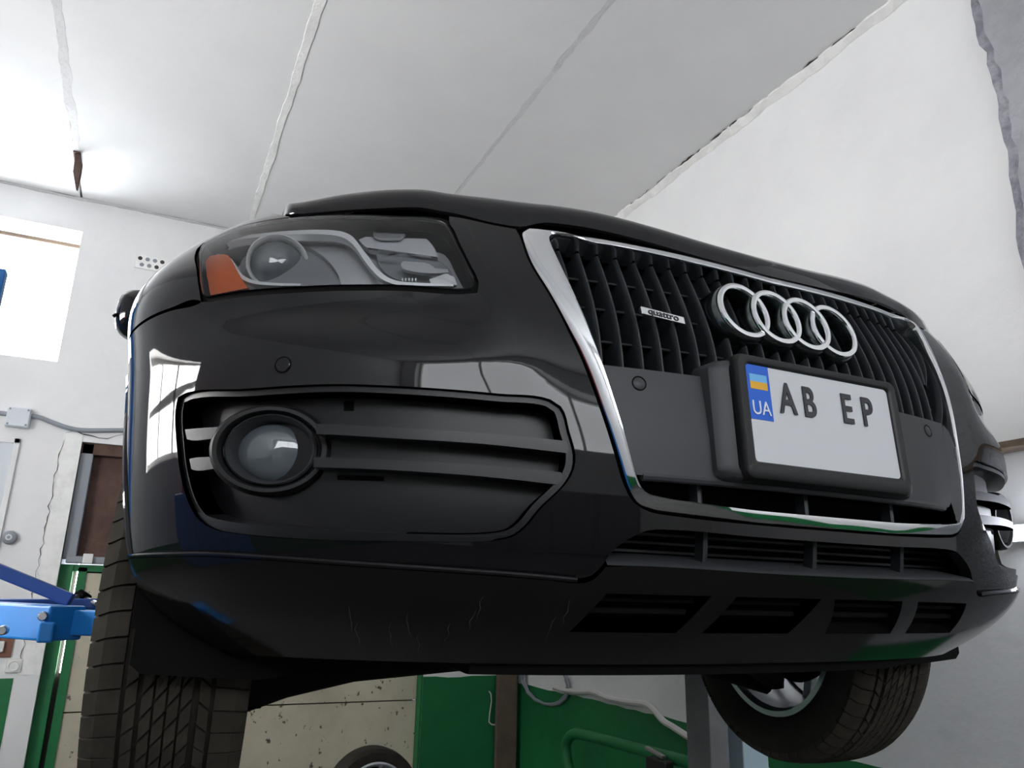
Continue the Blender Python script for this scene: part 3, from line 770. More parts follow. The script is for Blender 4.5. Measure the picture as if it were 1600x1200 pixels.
# ---------------------------------------------------------------- fog lamp inserts
ins = reg2(grow(resample(FOGaz, .012), -.002), 'fog_insert', 'plastic_fog', off=-.040, flange=.0, step=.02)
fi = grow(resample(FOGaz, .010), -.009)
fo1 = grow(resample(FOGaz, .010), -.0015)
reg2(fo1, 'insert_rim', 'plastic_fog', ins, holes=[fi], off=-.006, flange=.036, step=.02, edge=.010)
fl = crop(180, 560, 2, [(255, 480), (330, 505), (500, 524), (700, 538), (900, 548), (1150, 556), (1225, 548), (1180, 568), (900, 571), (700, 569), (500, 558), (400, 548), (312, 532), (268, 504)])
reg2(pxs(fl, -.004), 'insert_sill', 'plastic_fog', ins, off=-.004, flange=.038, step=.02)
for L in ([(494, 662), (620, 668), (760, 677), (884, 689), (889, 699), (886, 708), (760, 694), (620, 685), (494, 678)],
          [(490, 714), (620, 719), (760, 727), (877, 738), (880, 748), (870, 757), (760, 745), (620, 735), (490, 730)],
          [(289, 671), (300, 670), (345, 667), (345, 684), (300, 688), (292, 686)],
          [(296, 717), (306, 715), (345, 714), (345, 731), (306, 735), (299, 733)]):
    reg2(pxs(L, -.004), 'bar', 'plastic_grey' if L[0][0] < 400 else 'plastic_bar', ins, off=-.004, flange=.038, step=.012, edge=.006)
reg2(pxs([(537, 627), (553, 627), (553, 642), (537, 642)], -.039), 'clip_hole', 'void_black', ins, off=-.0393, flange=0)
reg2(pxs([(527, 742), (600, 744), (600, 752), (527, 750)], -.039), 'clip_hole', 'void_black', ins, off=-.0393, flange=0)
fc = hit((412, 699)); fP = S(fc[0], fc[1], -.016); fN = Nrm(*fc)
fdir = Vector((fN[0] * .45, fN[1], fN[2])).normalized()
def place(P, d, mirror=False):
    if mirror: P = (-P[0], P[1], P[2]); d = Vector((-d[0], d[1], d[2]))
    z = Vector(d).normalized(); x = Vector((0, 0, 1)).cross(z).normalized(); y = z.cross(x)
    M = Matrix((x, y, z)).transposed().to_4x4(); M.translation = Vector(P); return M
for i, s in enumerate((False, True)):
    M = place(fP, fdir, s)
    ring = cb(MB().lathe([(.066, -.04), (.068, -.012), (.066, -.002), (.062, .004), (.057, .004), (.054, -.002), (.053, -.008)], 64, M, sx=1.20, sy=.92), 'fog_lamp', 'plastic_black', ins[i], label='round fog lamp in a black ring')
    # trim and lens are parts of the insert's lamp: kept one level up to stay within thing > part > sub-part
    cb(MB().lathe([(.0525, -.010), (.0525, -.002), (.050, .001), (.047, -.004), (.044, -.020), (.040, -.028)], 56, M, sx=1.15, sy=.92), 'lamp_bezel', 'plastic_grey', ins[i])
    cb(MB().lathe([(0, -.010), (.014, -.0108), (.028, -.014), (.038, -.019), (.043, -.026)], 48, M, sx=1.12, sy=.92), 'lamp_lens', 'lens_glass', ins[i], label='domed clear fog lamp lens')
# round parking sensors
def disc(px_or_az, r, m, name, parent, off=.0012):
    az = px_or_az
    for s in (False, True):
        P = S(az[0], az[1], off); N = Nrm(*az); M = place(P, N, s)
        o = cb(MB().lathe([(0, 0), (r * .9, -.0002), (r, -.0012), (r, -.004)], 28, M), name, m, parent)
        cb(MB().lathe([(r, -.0018), (r + .0016, -.0018), (r + .0016, -.0009), (r, -.0009)], 28, M, closed=True), 'sensor_gap', 'void_black', parent)
disc(hit((442, 570)), .0105, 'paint_black', 'parking_sensor', bumper)
# ---------------------------------------------------------------- hood
hx = [447, 470, 505, 542, 600, 655, 692, 722, 767, 812, 838, 862, 925, 1000, 1100, 1207]
hE = [332, 334, 331, 328, 325, 324, 330, 336, 347, 354, 349.5, 348, 357.5, 374, 401, 433.5]
hS = [322, 318, 312, 306.5, 301.0, 300.5, 306, 309.5, 314, 319.5, 323, 326, 337, 354, 380, 416]
hY = [.46, .42, .365, .315, .25, .205, .188, .178, .165, .15, .143, .136, .122, .111, .101, .096]
hD = [.022, .026, .032, .04, .045, .045, .045, .045, .045, .045, .045, .045, .042, .042, .042, .042]
E3 = []
for x, y, Y in zip(hx, hE, hY):
    az = hit((x, y)); E3.append(S(az[0], az[1]))
hY = [e[1] for e in E3]
T3 = [unp((x, y), Y=Y + d) for x, y, Y, d in zip(hx, hS, hY, hD)]
for Q in (E3, T3):
    sel = [q for q in Q[11:]]; A_ = np.array([[1, q[0] ** 2, q[0] ** 4] for q in sel])
    for c_ in (1, 2):
        co = np.linalg.lstsq(A_, np.array([q[c_] for q in sel]), rcond=None)[0]
        for q in sel[1:]: q[c_] = co @ np.array([1, q[0] ** 2, q[0] ** 4])
    Q[-1] = np.array([0.0, *[np.linalg.lstsq(A_, np.array([q[c_] for q in sel]), rcond=None)[0][0] for c_ in (1, 2)]])
E3 = [E3[0] + np.array([.006, .10, .030])] + E3; T3 = [T3[0] + np.array([.006, .10, .034])] + T3
def dens(L, k):
    return smooth_path(L, k)
E3 = dens(E3, 4); T3 = dens(T3, 4)
n = len(E3); rows = []
def back(i, t):
    # surface behind the rolled edge: rises gently to the windscreen base
    p = T3[i]; xb = p[0] * .93; yb = 1.22 + .22 * (xb / .72) ** 2; zb = .52 - .075 * (xb / .72) ** 2
    h = t * t * (3 - 2 * t) * .35 + t * .65
    y = p[1] + (yb - p[1]) * t; z = p[2] + (zb - p[2]) * (1 - (1 - t) ** 1.5); return np.array([p[0] + (xb - p[0]) * h, y, z])
rows.append([e + np.array([0, .03, -.002]) for e in E3]); rows.append([e + np.array([0, .004, -.003]) for e in E3]); rows.append([e for e in E3])
for t in (.2, .4, .6, .8):
    r = []
    for e, q in zip(E3, T3):
        # rounded nose: quarter ellipse from the edge to the crown
        ang = t * PI / 2; r.append(np.array([e[0] + (q[0] - e[0]) * t, e[1] + (q[1] - e[1]) * (1 - math.cos(ang)) , e[2] + (q[2] - e[2]) * math.sin(ang)]))
    rows.append(r)
rows.append(T3)
for t in (.05, .12, .2, .3, .42, .55, .7, .85, 1.0): rows.append([back(i, t) for i in range(n)])
rows = [[r[0] + np.array([-.004, .01, -.03])] + r for r in rows]
rows = [r + [np.array([-p[0], p[1], p[2]]) for p in r[-2::-1]] for r in rows]
hood = cb(MB().grid(rows), 'hood', 'paint_black', label='black hood above grille and headlamps')

# ---------------------------------------------------------------- fenders, doors, cabin
zt = .345
fe = [top[0] + np.array([-.001, .0])]
fen = list(top)                                                 # from the lamp's lower outer corner over its top
ih = nearest(fen, hit((452, 338))); fen = fen[:ih + 1]
fen += [np.array([a_ofY(y, z), z]) for y, z in ((.44, .362), (.50, .378), (.62, .385), (.9, .385), (1.2, .385), (1.5, .385), (1.62, .385), (1.62, .1), (1.62, -.2), (1.60, -.33), (1.32, -.33))]
for t in np.linspace(2, 180 - 19, 22):
    q = math.radians(t); y = .88 + .425 * math.cos(q) ; z = -.28 + .425 * math.sin(q)
    if y > .88 or z > .126: fen.append(np.array([a_ofY(y, z), z]))
fen = [p for p in fen]
fen += [p + np.array([0, .0055]) for p in SEAM]
fenders = reg2(fen, 'fender', 'paint_black', step=.02, edge=.014, flange=.02)
for s, fd in zip((-1, 1), fenders):
    # wheel-arch lip
    cb(MB().tube([S(a_ofY(.88 + .425 * math.cos(q), -.28 + .425 * math.sin(q), s), -.28 + .425 * math.sin(q), -.002) for q in np.radians(np.linspace(2, 184, 48))], .007, 8), 'arch_lip', 'paint_black', fd)
def side(y0, y1, z0, z1, name, m, off=0.0, fl=.015, arch=None):
    L = [np.array([a_ofY(y, z), z]) for y, z in [(y0, z0), (y0, (z0 + z1) / 2), (y0, z1), ((y0 + y1) / 2, z1), (y1, z1), (y1, (z0 + z1) / 2), (y1, z0)]]
    if arch is None: L.append(np.array([a_ofY((y0 + y1) / 2, z0), z0]))
    else: L += [np.array([a_ofY(arch + .42 * math.cos(q), -.28 + .42 * math.sin(q)), -.28 + .42 * math.sin(q)]) for q in np.radians(np.linspace(5, 175, 20))]
    return reg2(L, name, m, step=.035, edge=.02, flange=fl, off=off)
doors = side(1.626, 2.62, -.25, .338, 'front_door', 'paint_black') + side(2.626, 3.25, -.25, .338, 'rear_door', 'paint_black')
side(1.626, 3.25, -.335, -.256, 'sill', 'plastic_grey', off=.004)
side(3.256, 4.45, -.25, .338, 'rear_quarter', 'paint_black', arch=3.69)
for i, s in enumerate((-1, 1)):
    for yy, d in ((2.48, doors[i]), (3.12, doors[2 + i])):
        P = [S(a_ofY(yy - .2 * t, .21, s), .21, .028 * math.sin(PI * t) + .002) for t in np.linspace(0, 1, 10)]
        cb(MB().tube(P, .011, 8), 'door_handle', 'paint_black', d)
# body shell inside, rear, cabin
mb = MB()
def ringc(z, y0, y1, w, n=10):
    pts = []
    for k in range(4 * n):
        q = 2 * PI * k / (4 * n); c, s_ = math.cos(q), math.sin(q)
        pts.append(np.array([w * math.copysign(abs(c) ** .35, c), (y0 + y1) / 2 + (y1 - y0) / 2 * math.copysign(abs(s_) ** .35, s_), z]))
    return pts
cb(MB().grid([ringc(-.27, 1.36, 3.2, .70), ringc(-.27, 1.36, 3.2, .80), ringc(.33, 1.30, 3.3, .80), ringc(.34, 1.30, 3.3, .74)], wrap=True), 'inner_body', 'void_black')
mb = MB(); prof = [(z, float(_sm(z, WK))) for z in np.linspace(-.33, .338, 24)]
rws = []
for dy, sc in ((4.40, 1.0), (4.47, .995), (4.54, .97), (4.59, .92), (4.61, .85), (4.615, .0)):
    rws.append([np.array([-w * sc, dy, z]) for z, w in prof] + [np.array([w * sc, dy, z]) for z, w in prof[::-1]])
cb(mb.grid(rws), 'tailgate', 'paint_black')
B0 = dict(z=.335, yf=1.30, yr=4.50, w=.80); 
def cab(t):      # t 0 belt .. 1 roof edge
    return (1.30 + .82 * t, 4.50 - .55 * t, .79 - .20 * t ** 1.2, .335 + .66 * t)
def cabring(t, n=12):
    y0, y1, w, z = cab(t); return ringc(z, y0, y1, w, n)
ro = MB(); ro.grid([cabring(.93), cabring(1.0), [p * np.array([.9, 1, 1]) + np.array([0, 0, .03]) for p in cabring(1.0)]], wrap=True)
y0, y1, w, z = cab(1.0)
rg = []
for yy in np.linspace(y0 + .02, y1 - .02, 9):
    rg.append([np.array([xx, yy, z + .03 + .04 * (1 - (xx / w) ** 2) * math.sin(PI * (yy - y0) / (y1 - y0))]) for xx in np.linspace(-w * .92, w * .92, 11)])
ro.grid(rg); roof = cb(ro, 'roof', 'paint_black')
cb(MB().grid([cabring(0), cabring(.04)], wrap=True), 'belt_trim', 'chrome')
def quad(name, m, pts, parent=None): 
    P = [np.array(p, float) for p in pts]; nn = np.cross(P[1] - P[0], P[3] - P[0]); nn /= np.linalg.norm(nn)
    R_ = []
    for v in np.linspace(0, 1, 8):
        R_.append([(P[0] * (1 - u) + P[1] * u) * (1 - v) + (P[3] * (1 - u) + P[2] * u) * v + nn * .03 * math.sin(PI * u) for u in np.linspace(0, 1, 8)])
    return cb(MB().grid(R_), name, m, parent)
a0, a1 = cab(.03), cab(.94)
quad('windscreen', 'glass_dark', [(-.72, 1.22 + .2, .43), (.72, 1.22 + .2, .43), (.56, a1[0] + .02, a1[3]), (-.56, a1[0] + .02, a1[3])])
quad('rear_window', 'glass_dark', [(.70, a0[1] - .05, a0[3]), (-.70, a0[1] - .05, a0[3]), (-.54, a1[1], a1[3]), (.54, a1[1], a1[3])])
for s in (-1, 1):
    wa, wb = cab(.03)[2], cab(.94)[2]
    for (ya, yb, yc, yd) in ((1.62, 2.60, 2.60, 2.16), (2.66, 3.45, 3.40, 2.66), (3.52, 4.28, 3.95, 3.46)):
        quad('side_window', 'glass_dark', [(s * wa, ya, a0[3]), (s * wa, yb, a0[3]), (s * wb, yc, a1[3]), (s * wb, yd, a1[3])])
    for (ya, yd, nm) in ((1.46, 2.12, 'pillar'), (2.63, 2.63, 'pillar'), (3.48, 3.43, 'pillar'), (4.36, 4.02, 'pillar')):
        cb(MB().bar((s * wa, ya, a0[3]), (s * wb, yd, a1[3]), .10 if nm else .1, .03), nm, 'paint_black', bevel=.008)
# door mirrors
for s in (-1, 1):
    c = np.array([-.985, 1.80, .60]); rr = []
    for k, (dy, sc) in enumerate(((-.075, .0), (-.072, .4), (-.055, .78), (-.02, .97), (.03, 1.0), (.06, .95), (.062, .0))):
        r = []
        for j in range(24):
            q = 2 * PI * j / 24; cx_, sz_ = math.cos(q), math.sin(q)
            r.append(np.array([(c[0] + .098 * sc * math.copysign(abs(cx_) ** .6, cx_)) * (-s), c[1] + dy, c[2] + .082 * sc * math.copysign(abs(sz_) ** .7, sz_)]))
        rr.append(r)
    mo = cb(MB().grid(rr, wrap=True), 'door_mirror', 'paint_black', label='black door mirror')
    cb(MB().bar((.93 * s, 1.80, .46), (1.0 * s, 1.80, .53), .07, .04), 'mirror_foot', 'plastic_black', mo, bevel=.01)
    L = [np.array([(c[0] + .099 * math.cos(q)) * (-s), c[1] - .03, c[2] - .03 + .02 * abs(math.sin(q))]) for q in np.linspace(PI, 2 * PI, 12)]
    cb(MB().tube(L, .006, 6), 'mirror_seam', 'void_black', mo)

# ---------------------------------------------------------------- underbody, deflectors, liners
cb(MB().box((0, 2.35, -.305), (1.36, 3.7, .05)), 'undertray', 'rubber_black')
lip = []
for x in np.linspace(-.47, .455, 40):
    y = float(S(a_of(x, -.345), -.345)[1]) + .012; lip.append((x, y))
L0 = [[np.array([x, y + .10, -.325]) for x, y in lip], [np.array([x, y, -.33]) for x, y in lip], [np.array([x, y - .006, -.345]) for x, y in lip], [np.array([x, y + .002, -.366 + .012 * max(0, (x - .3) / .15)]) for x, y in lip], [np.array([x, y + .015, -.366 + .012 * max(0, (x - .3) / .15)]) for x, y in lip], [np.array([x, y + .3, -.345]) for x, y in lip]]
cb(MB().grid(L0), 'front_lip', 'rubber_black', label='flexible black lip under the spoiler')
for s in (-1, 1):
    # flap ahead of the tyre
    P = [(-.895, -.24), (-.895, -.365), (-.88, -.378), (-.72, -.39), (-.60, -.375), (-.60, -.24)]
    mb = MB(); mb.prism(P, lambda p: (p[0] * -s, .465, p[1]), lambda p: (p[0] * -s, .480, p[1])); cb(mb, 'tyre_flap', 'rubber_black')
    # wheel-arch liner
    rws = []
    for q in np.radians(np.linspace(-5, 185, 30)):
        y, z = .88 + .415 * math.cos(q), -.28 + .415 * math.sin(q); rws.append([np.array([s * x, y, z]) for x in (.90, .80, .6, .52)])
    cb(MB().grid(rws), 'arch_liner', 'rubber_black')
    cb(MB().grid([[np.array([s * .52, .88 + .42 * math.cos(q), -.28 + .42 * math.sin(q)]) for q in np.radians(np.linspace(0, 180, 24))], [np.array([s * .52, .88 + .42 * math.cos(q), -.29]) for q in np.radians(np.linspace(0, 180, 24))]]), 'inner_wing', 'rubber_black')
    # suspension arm and knuckle
    cb(MB().tube([(s * .30, 1.0, -.36), (s * .52, .95, -.41), (s * .70, .90, -.47)], [.05, .04, .03], 10), 'control_arm', 'rubber_black')
    cb(MB().tube([(s * .30, .62, -.35), (s * .50, .75, -.39), (s * .70, .88, -.455)], [.045, .035, .03], 10), 'control_arm', 'rubber_black')
    cb(MB().tube([(s * .69, .90, -.48), (s * .68, .90, -.30), (s * .62, .92, 0.0)], [.05, .07, .05], 10), 'knuckle', 'rubber_black')
cb(MB().box((0, .95, -.33), (.75, .7, .08)), 'subframe', 'rubber_black', bevel=.02)

# ---------------------------------------------------------------- wheels
def wheel_meshes():
    R, Wd = .366, .118
    ty = MB()
    prof = [(.252, -.100), (.262, -.108), (.282, -.118), (.31, -.1205), (.335, -.117), (.349, -.108), (.3555, -.095), (.357, 0), (.3555, .095), (.349, .108), (.335, .117), (.31, .1205), (.282, .118), (.262, .108), (.252, .100), (.244, .09), (.244, -.09)]
    ty.lathe(prof, 96, closed=True)
    tr = MB(); N = 60
    def crown(w):          # outer radius across the tread
        return R - .9 * max(0, abs(w) - .02) ** 2 - (.35 * max(0, abs(w) - .095))
    def block(poly):       # poly of (w, phi)
        n = len(poly); c = [sum(p[0] for p in poly) / n, sum(p[1] for p in poly) / n]
        a = []; b = []
        for w, ph in poly:
            r = crown(w); wi, pi_ = c[0] + (w - c[0]) * .97, c[1] + (ph - c[1]) * .97
            a.append((r * math.cos(pi_), r * math.sin(pi_), wi)); b.append(((r - .011) * math.cos(ph), (r - .011) * math.sin(ph), w))
        tr.add(a + b, [tuple(range(n))] + [(i, n + i, n + (i + 1) % n, (i + 1) % n) for i in range(n)], False)
    def shoulder(L, dp):
        top = [[], []]; bot = [[], []]
        for w, ph in L:
            r = crown(w)
            for j, q in enumerate((ph, ph + dp)):
                top[j].append((r * math.cos(q), r * math.sin(q), w)); bot[j].append(((r - .011) * math.cos(q), (r - .011) * math.sin(q), w * .985))
        m = len(L); vs = top[0] + top[1] + bot[0] + bot[1]; fs = []
        for i in range(m - 1):
            fs += [(i, i + 1, m + i + 1, m + i), (i, 2 * m + i, 2 * m + i + 1, i + 1), (m + i, m + i + 1, 3 * m + i + 1, 3 * m + i)]
        fs += [(0, m, 3 * m, 2 * m), (m - 1, 2 * m - 1, 4 * m - 1, 3 * m - 1)]
        tr.add(vs, fs, False)
    d = 2 * PI / N; g = .10 * d
    for k in range(N):
        p = k * d
        for s in (1, -1):
            # shoulder blocks wrap over the edge
            shoulder([(s * .1175, p - .004), (s * .111, p), (s * .098, p + .014), (s * .082, p + .022), (s * .0665, p + .026)], d - g)
        block([(.060, p + .03), (.060, p + .03 + d - g), (.044, p + d - g + .07), (.044, p + .07)])
        block([(-.060, p + .03), (-.060, p + .03 + d - g), (-.044, p + d - g + .07), (-.044, p + .07)])
    M2 = 30; d2 = 2 * PI / M2
    for k in range(M2):
        p = k * d2; sk = .16
        for j in range(4):
            w0 = .037 - j * .0185; w1 = w0 - .0155; o = sk * j * .5
            for h in (0, 1):
                q0 = p + o + h * d2 / 2; q1 = q0 + d2 / 2 - .016
                block([(w0, q0), (w0, q1), (w1, q1 + .055), (w1, q0 + .055)])
    ri = MB()
    ri.lathe([(.238, -.104), (.252, -.104), (.252, -.098), (.244, -.092), (.230, -.085), (.222, -.04), (.218, .03), (.228, .085), (.244, .094), (.252, .100), (.246, .104), (.232, .098), (.220, .085)], 72)
    sp = []
    for k in range(10):
        q = 2 * PI * (k // 2) / 5 + (.16 if k % 2 else -.16)
        q2 = 2 * PI * (k // 2) / 5 + (.30 if k % 2 else -.30)
        a = Vector((.05 * math.cos(q), .05 * math.sin(q), .070)); b = Vector((.228 * math.cos(q2), .228 * math.sin(q2), .088))
        sp.append(MB().bar(a, b, .030, .026))
    hub = MB(); hub.lathe([(0, .088), (.028, .088), (.032, .082), (.07, .078), (.075, .06), (.07, .045), (0, .045)], 32)
    dk = MB(); dk.lathe([(.06, -.02), (.165, -.02), (.168, -.012), (.165, -.002), (.06, -.002)], 48, closed=True)
    return ty, tr, ri, sp, hub, dk
WM = wheel_meshes()
def wheel(cx_, cy_, cz_, steer, first=None, name='wheel', disc_=True):
    # local +z of the wheel is outwards
    o = empty_part = None
    ty, tr, ri, sp, hub, dk = WM
    s = 1 if cx_ > 0 else -1
    out = []
    M = Matrix.Translation((cx_ - CARB[0], cy_ - CARB[1], cz_ - CARB[2])) @ Matrix.Rotation(steer, 4, 'Z') @ Matrix.Rotation(s * PI / 2, 4, 'Y')
    if first is None:
        t = ty.build('wheel', 'tyre_rubber', car)
        kids = [tr.build('tread', 'tyre_tread', t, kind='stuff'), ri.build('rim', 'rim_silver', t), *[q.build('spoke', 'rim_silver', t, bevel=.004) for q in sp], hub.build('hub', 'rim_silver', t), dk.build('brake_disc', 'rubber_black', t)]
    else:
        t = first.copy(); COL.objects.link(t); t.parent = car
        for c in first.children:
            d = c.copy(); COL.objects.link(d); d.parent = t
    t.matrix_parent_inverse = Matrix.Identity(4); t.matrix_basis = M
    return t
ST = math.radians(-5.0)
w0 = wheel(-.805, .88, -.30, ST)
wheel(.795, .88, -.30, ST, w0); wheel(-.81, 3.69, -.30, 0, w0); wheel(.81, 3.69, -.30, 0, w0)
# ---------------------------------------------------------------- grille
GOaz, GIaz = xz(GO), xz(GI)
def closed_half(L): return L + mir(L[-2:0:-1])
gl_in = closed_half(GIaz); gl_out = closed_half(GOaz)
grille = cb(region(grow(resample(gl_in, .012), .012), off=-.085, flange=-.075, step=.03), 'grille', 'void_black', label='black grille of upright slats in a chrome surround')
# chrome surround: matched loft between outer and inner outlines
def dens_pair(A, B, k):
    A = [np.array(p) for p in A]; B = [np.array(p) for p in B]
    return smooth_path(A, k), smooth_path(B, k)
oa, ia = dens_pair(GO, GI, 8)
oa = oa + [np.array([-p[0], p[1]]) for p in oa[-2:0:-1]]; ia = ia + [np.array([-p[0], p[1]]) for p in ia[-2:0:-1]]
rws = []
for t, off in ((0.0, -.016), (0.0, -.003), (.05, .000), (.15, .003), (.4, .006), (.7, .0095), (.88, .0105), (.97, .009), (1.0, .006), (1.0, -.002), (1.0, -.034)):
    r = []
    for o, i in zip(oa, ia):
        p = o + (i - o) * t; z = p[1]; e_ = i - o; w_ = abs(e_[0]) / (np.hypot(*e_) + 1e-9); k_ = .35 + .65 * min(1, w_ * 1.3); r.append(S(a_of(p[0], z), z, off * k_ if off > 0 else off))
    rws.append(r)
cb(MB().grid(rws, wrap=True), 'chrome_surround', 'chrome', grille, label='chrome surround')
def gi_x(z): 
    zs = [p[1] for p in GI[5:13]]; xs = [p[0] for p in GI[5:13]]
    return float(np.interp(-z, [-q for q in zs], xs))
# upright slats
for k in range(-12, 13):
    x = .032 * k; zt_ = float(np.interp(-abs(x), [p[0] for p in GI[3::-1]], [p[1] for p in GI[3::-1]])) - .002; zb_ = .045
    if abs(x) > .36: zb_ = .045 + (abs(x) - .36) / .024 * .10
    fr = []
    for t in np.linspace(0, 1, 12):
        z = zb_ + (zt_ - zb_) * t; o = -.022 + .008 * math.sin(PI * t) ; fr.append(S(a_of(x, z), z, o))
    rws = []
    for dx, dy in ((-.0022, .040), (-.0034, .010), (-.0032, .002), (-.0012, -.001), (.0012, -.001), (.0032, .002), (.0034, .010), (.0022, .040)):
        rws.append([p + np.array([dx, dy, 0]) for p in fr])
    cb(MB().grid(rws), 'slat', 'plastic_slat', grille)
for z in (.222, .168, .108):
    L = []
    for x in np.linspace(gi_x(z) + .002, -gi_x(z) - .002, 40): L.append(S(a_of(x, z), z, -.031))
    m = MB(); m.grid([[p + np.array([0, .0, .0015]) for p in L], [p + np.array([0, -.001, 0]) for p in L], [p + np.array([0, 0, -.0015]) for p in L], [p + np.array([0, .03, -.0015]) for p in L], [p + np.array([0, .03, .0015]) for p in L], [p + np.array([0, .0, .0015]) for p in L]])
    cb(m, 'cross_bar', 'plastic_grey', grille)
# plate panel across the grille
PT, PB = .056, -.100
def pn(x, z): return np.array([a_of(x, z), z])
ph = [(0, PT), (-.12, PT), (-.24, PT), (-.363, PT), (-.352, 0), (-.341, -.05), (-.332, -.088), (-.318, PB), (-.2, PB - .002), (0, PB - .003)]
panel = cb(region(closed_half([pn(*p) for p in ph]), off=-.010, flange=.05, step=.02), 'plate_panel', 'plastic_grey', label='dark grey panel carrying the number plate')
cb(MB().tube([S(a_of(x, PB), PB - .001, -.014) for x in np.linspace(-.308, .308, 30)], .006, 8), 'panel_lip', 'plastic_grey', panel)
for s in (-1, 1):
    z = .033; x = s * .303; P = S(a_of(x, z), z, -.0092); N = Nrm(a_of(x, z), z); M = place(P, N)
    cb(MB().lathe([(0, 0), (.0085, -.0002), (.0095, -.001), (.0095, -.004)], 28, M), 'parking_sensor', 'plastic_grey', panel)
    cb(MB().lathe([(.0096, -.0012), (.0112, -.0012), (.0112, -.0003), (.0096, -.0003)], 28, M, closed=True), 'sensor_gap', 'void_black', panel)
# bracket, frame and number plate
TL = .058; UP = Vector((0, math.sin(TL), math.cos(TL)))
PM = Matrix((Vector((1, 0, 0)), UP, Vector((1, 0, 0)).cross(UP))).transposed().to_4x4()      # local z looks at the viewer
PMc = PM.copy(); PMc.translation = Vector(-CARB)
def rrect(w, h, r, k=6, cx=0, cy=0):
    out = []
    for (sx, sy, a0_) in ((1, 1, 0), (-1, 1, 90), (-1, -1, 180), (1, -1, 270)):
        for j in range(k + 1):
            q = math.radians(a0_ + 90 * j / k); out.append((cx + sx * (w / 2 - r) + r * math.cos(q), cy + sy * (h / 2 - r) + r * math.sin(q)))
    return out
def plate_ring(outer, inner, prof):
    # prof: list of (t, height) from outer to inner
    return MB().grid([[tuple(PM @ Vector((o[0] + (i[0] - o[0]) * t, o[1] + (i[1] - o[1]) * t, h))) for o, i in zip(outer, inner)] for t, h in prof], wrap=True)
ob = rrect(.405, .178, .02, cy=-.010); ib = rrect(.34, .17, .015, cy=-.008); core = rrect(.02, .02, .005)
br_ = cb(plate_ring(ob, ib, [(0, -.055), (.15, -.022), (.5, -.012), (1, -.009)]), 'plate_bracket', 'plastic_grey', panel)
fo_ = rrect(.334, .186, .014, cy=-.0055); fi_ = rrect(.294, .1455, .007)
numplate = cb(MB().prism(rrect(.300, .152, .008), lambda p: tuple(PM @ Vector((p[0], p[1], 0))), lambda p: tuple(PM @ Vector((p[0], p[1], -.0015)))), 'number_plate', 'plate_white', label='white two-line number plate with blue UA strip, lettered AB EP')
cb(plate_ring(fo_, fi_, [(0, -.02), (0, -.003), (.06, .002), (.2, .0045), (.7, .0045), (.9, .003), (1, 0.0), (1, -.001)]), 'plate_frame', 'plastic_black', numplate)
cb(plate_ring(rrect(.32, .17, .01), core, [(0, -.012), (1, -.012)]), 'plate_back', 'plastic_black', numplate)
def flat(x0, y0, x1, y1, z, name, m):
    cb(MB().box((0, 0, 0), (1, 1, 1)) if False else MB().prism([(x0, y0), (x1, y0), (x1, y1), (x0, y1)], lambda p: tuple(PM @ Vector((p[0], p[1], z))), lambda p: tuple(PM @ Vector((p[0], p[1], 0)))), name, m, numplate)
flat(-.147, -.0105, -.104, .0728, .0006, 'blue_strip', 'plate_blue')
flat(-.1415, .047, -.109, .0585, .0011, 'flag_blue', 'flag_blue'); flat(-.1415, .0355, -.109, .047, .0011, 'flag_yellow', 'flag_yellow')
def ptxt(body, x, y, size, name, m, h=.0012, bold=.0, sx=1.0, sp=1.0):
    M = PMc @ Matrix.Translation((x, y, h)); o = text_mesh(body, size, name, m, numplate, M, .0007, bold, sp, sx); return o
ptxt('UA', -.1255, .006, .030, 'country_letters', 'letter_white', sx=.86)
ptxt('A', -.073, .026, .066, 'letter', 'letter_black', .0018, .0012, .72)
ptxt('B', -.030, .026, .066, 'letter', 'letter_black', .0018, .0012, .72)
ptxt('E', .049, .026, .066, 'letter', 'letter_black', .0018, .0012, .76)
ptxt('P', .093, .026, .066, 'letter', 'letter_black', .0018, .0012, .76)
# lower intake behind: ribs, radiator fins
for x in (-.205, -.008, .19):
    for z0, z1, o in ((-.142, -.100, -.034), (-.225, -.172, -.022)):
        P = [S(a_of(x, z), z, o) for z in np.linspace(z0, z1, 5)]
        m = MB(); m.grid([[p + np.array([dx, dy, 0]) for p in P] for dx, dy in ((-.004, .02), (-.004, .002), (0, 0), (.004, .002), (.004, .02))]); cb(m, 'rib', 'plastic_slat', grille)
cb(MB().box((0, .125, -.20), (.80, .02, .12)), 'radiator', 'void_black')
rad = bpy.data.objects[[o.name for o in car.children if o.name.startswith('radiator')][0]]
for k in range(6):
    cb(MB().box((0, .108, -.232 + .012 * k), (.74, .016, .0035)), 'radiator_fin', 'plastic_grey', rad)
m = MB(); lp = resample([p for p in xz([(-.36, lipx[0][1]), (-.28, lipx[0][1]), (-.14, lipx[1][1]), (0, lipx[2][1]), (.14, lipx[1][1]), (.28, lipx[0][1]), (.36, lipx[0][1])])], .02, closed=False)
m.grid([[S(p[0], p[1], .004) for p in lp], [S(p[0], p[1] + .004, -.003) for p in lp], [S(p[0], p[1] + .004, -.06) for p in lp]]); cb(m, 'intake_shelf', 'plastic_grey', spoiler)

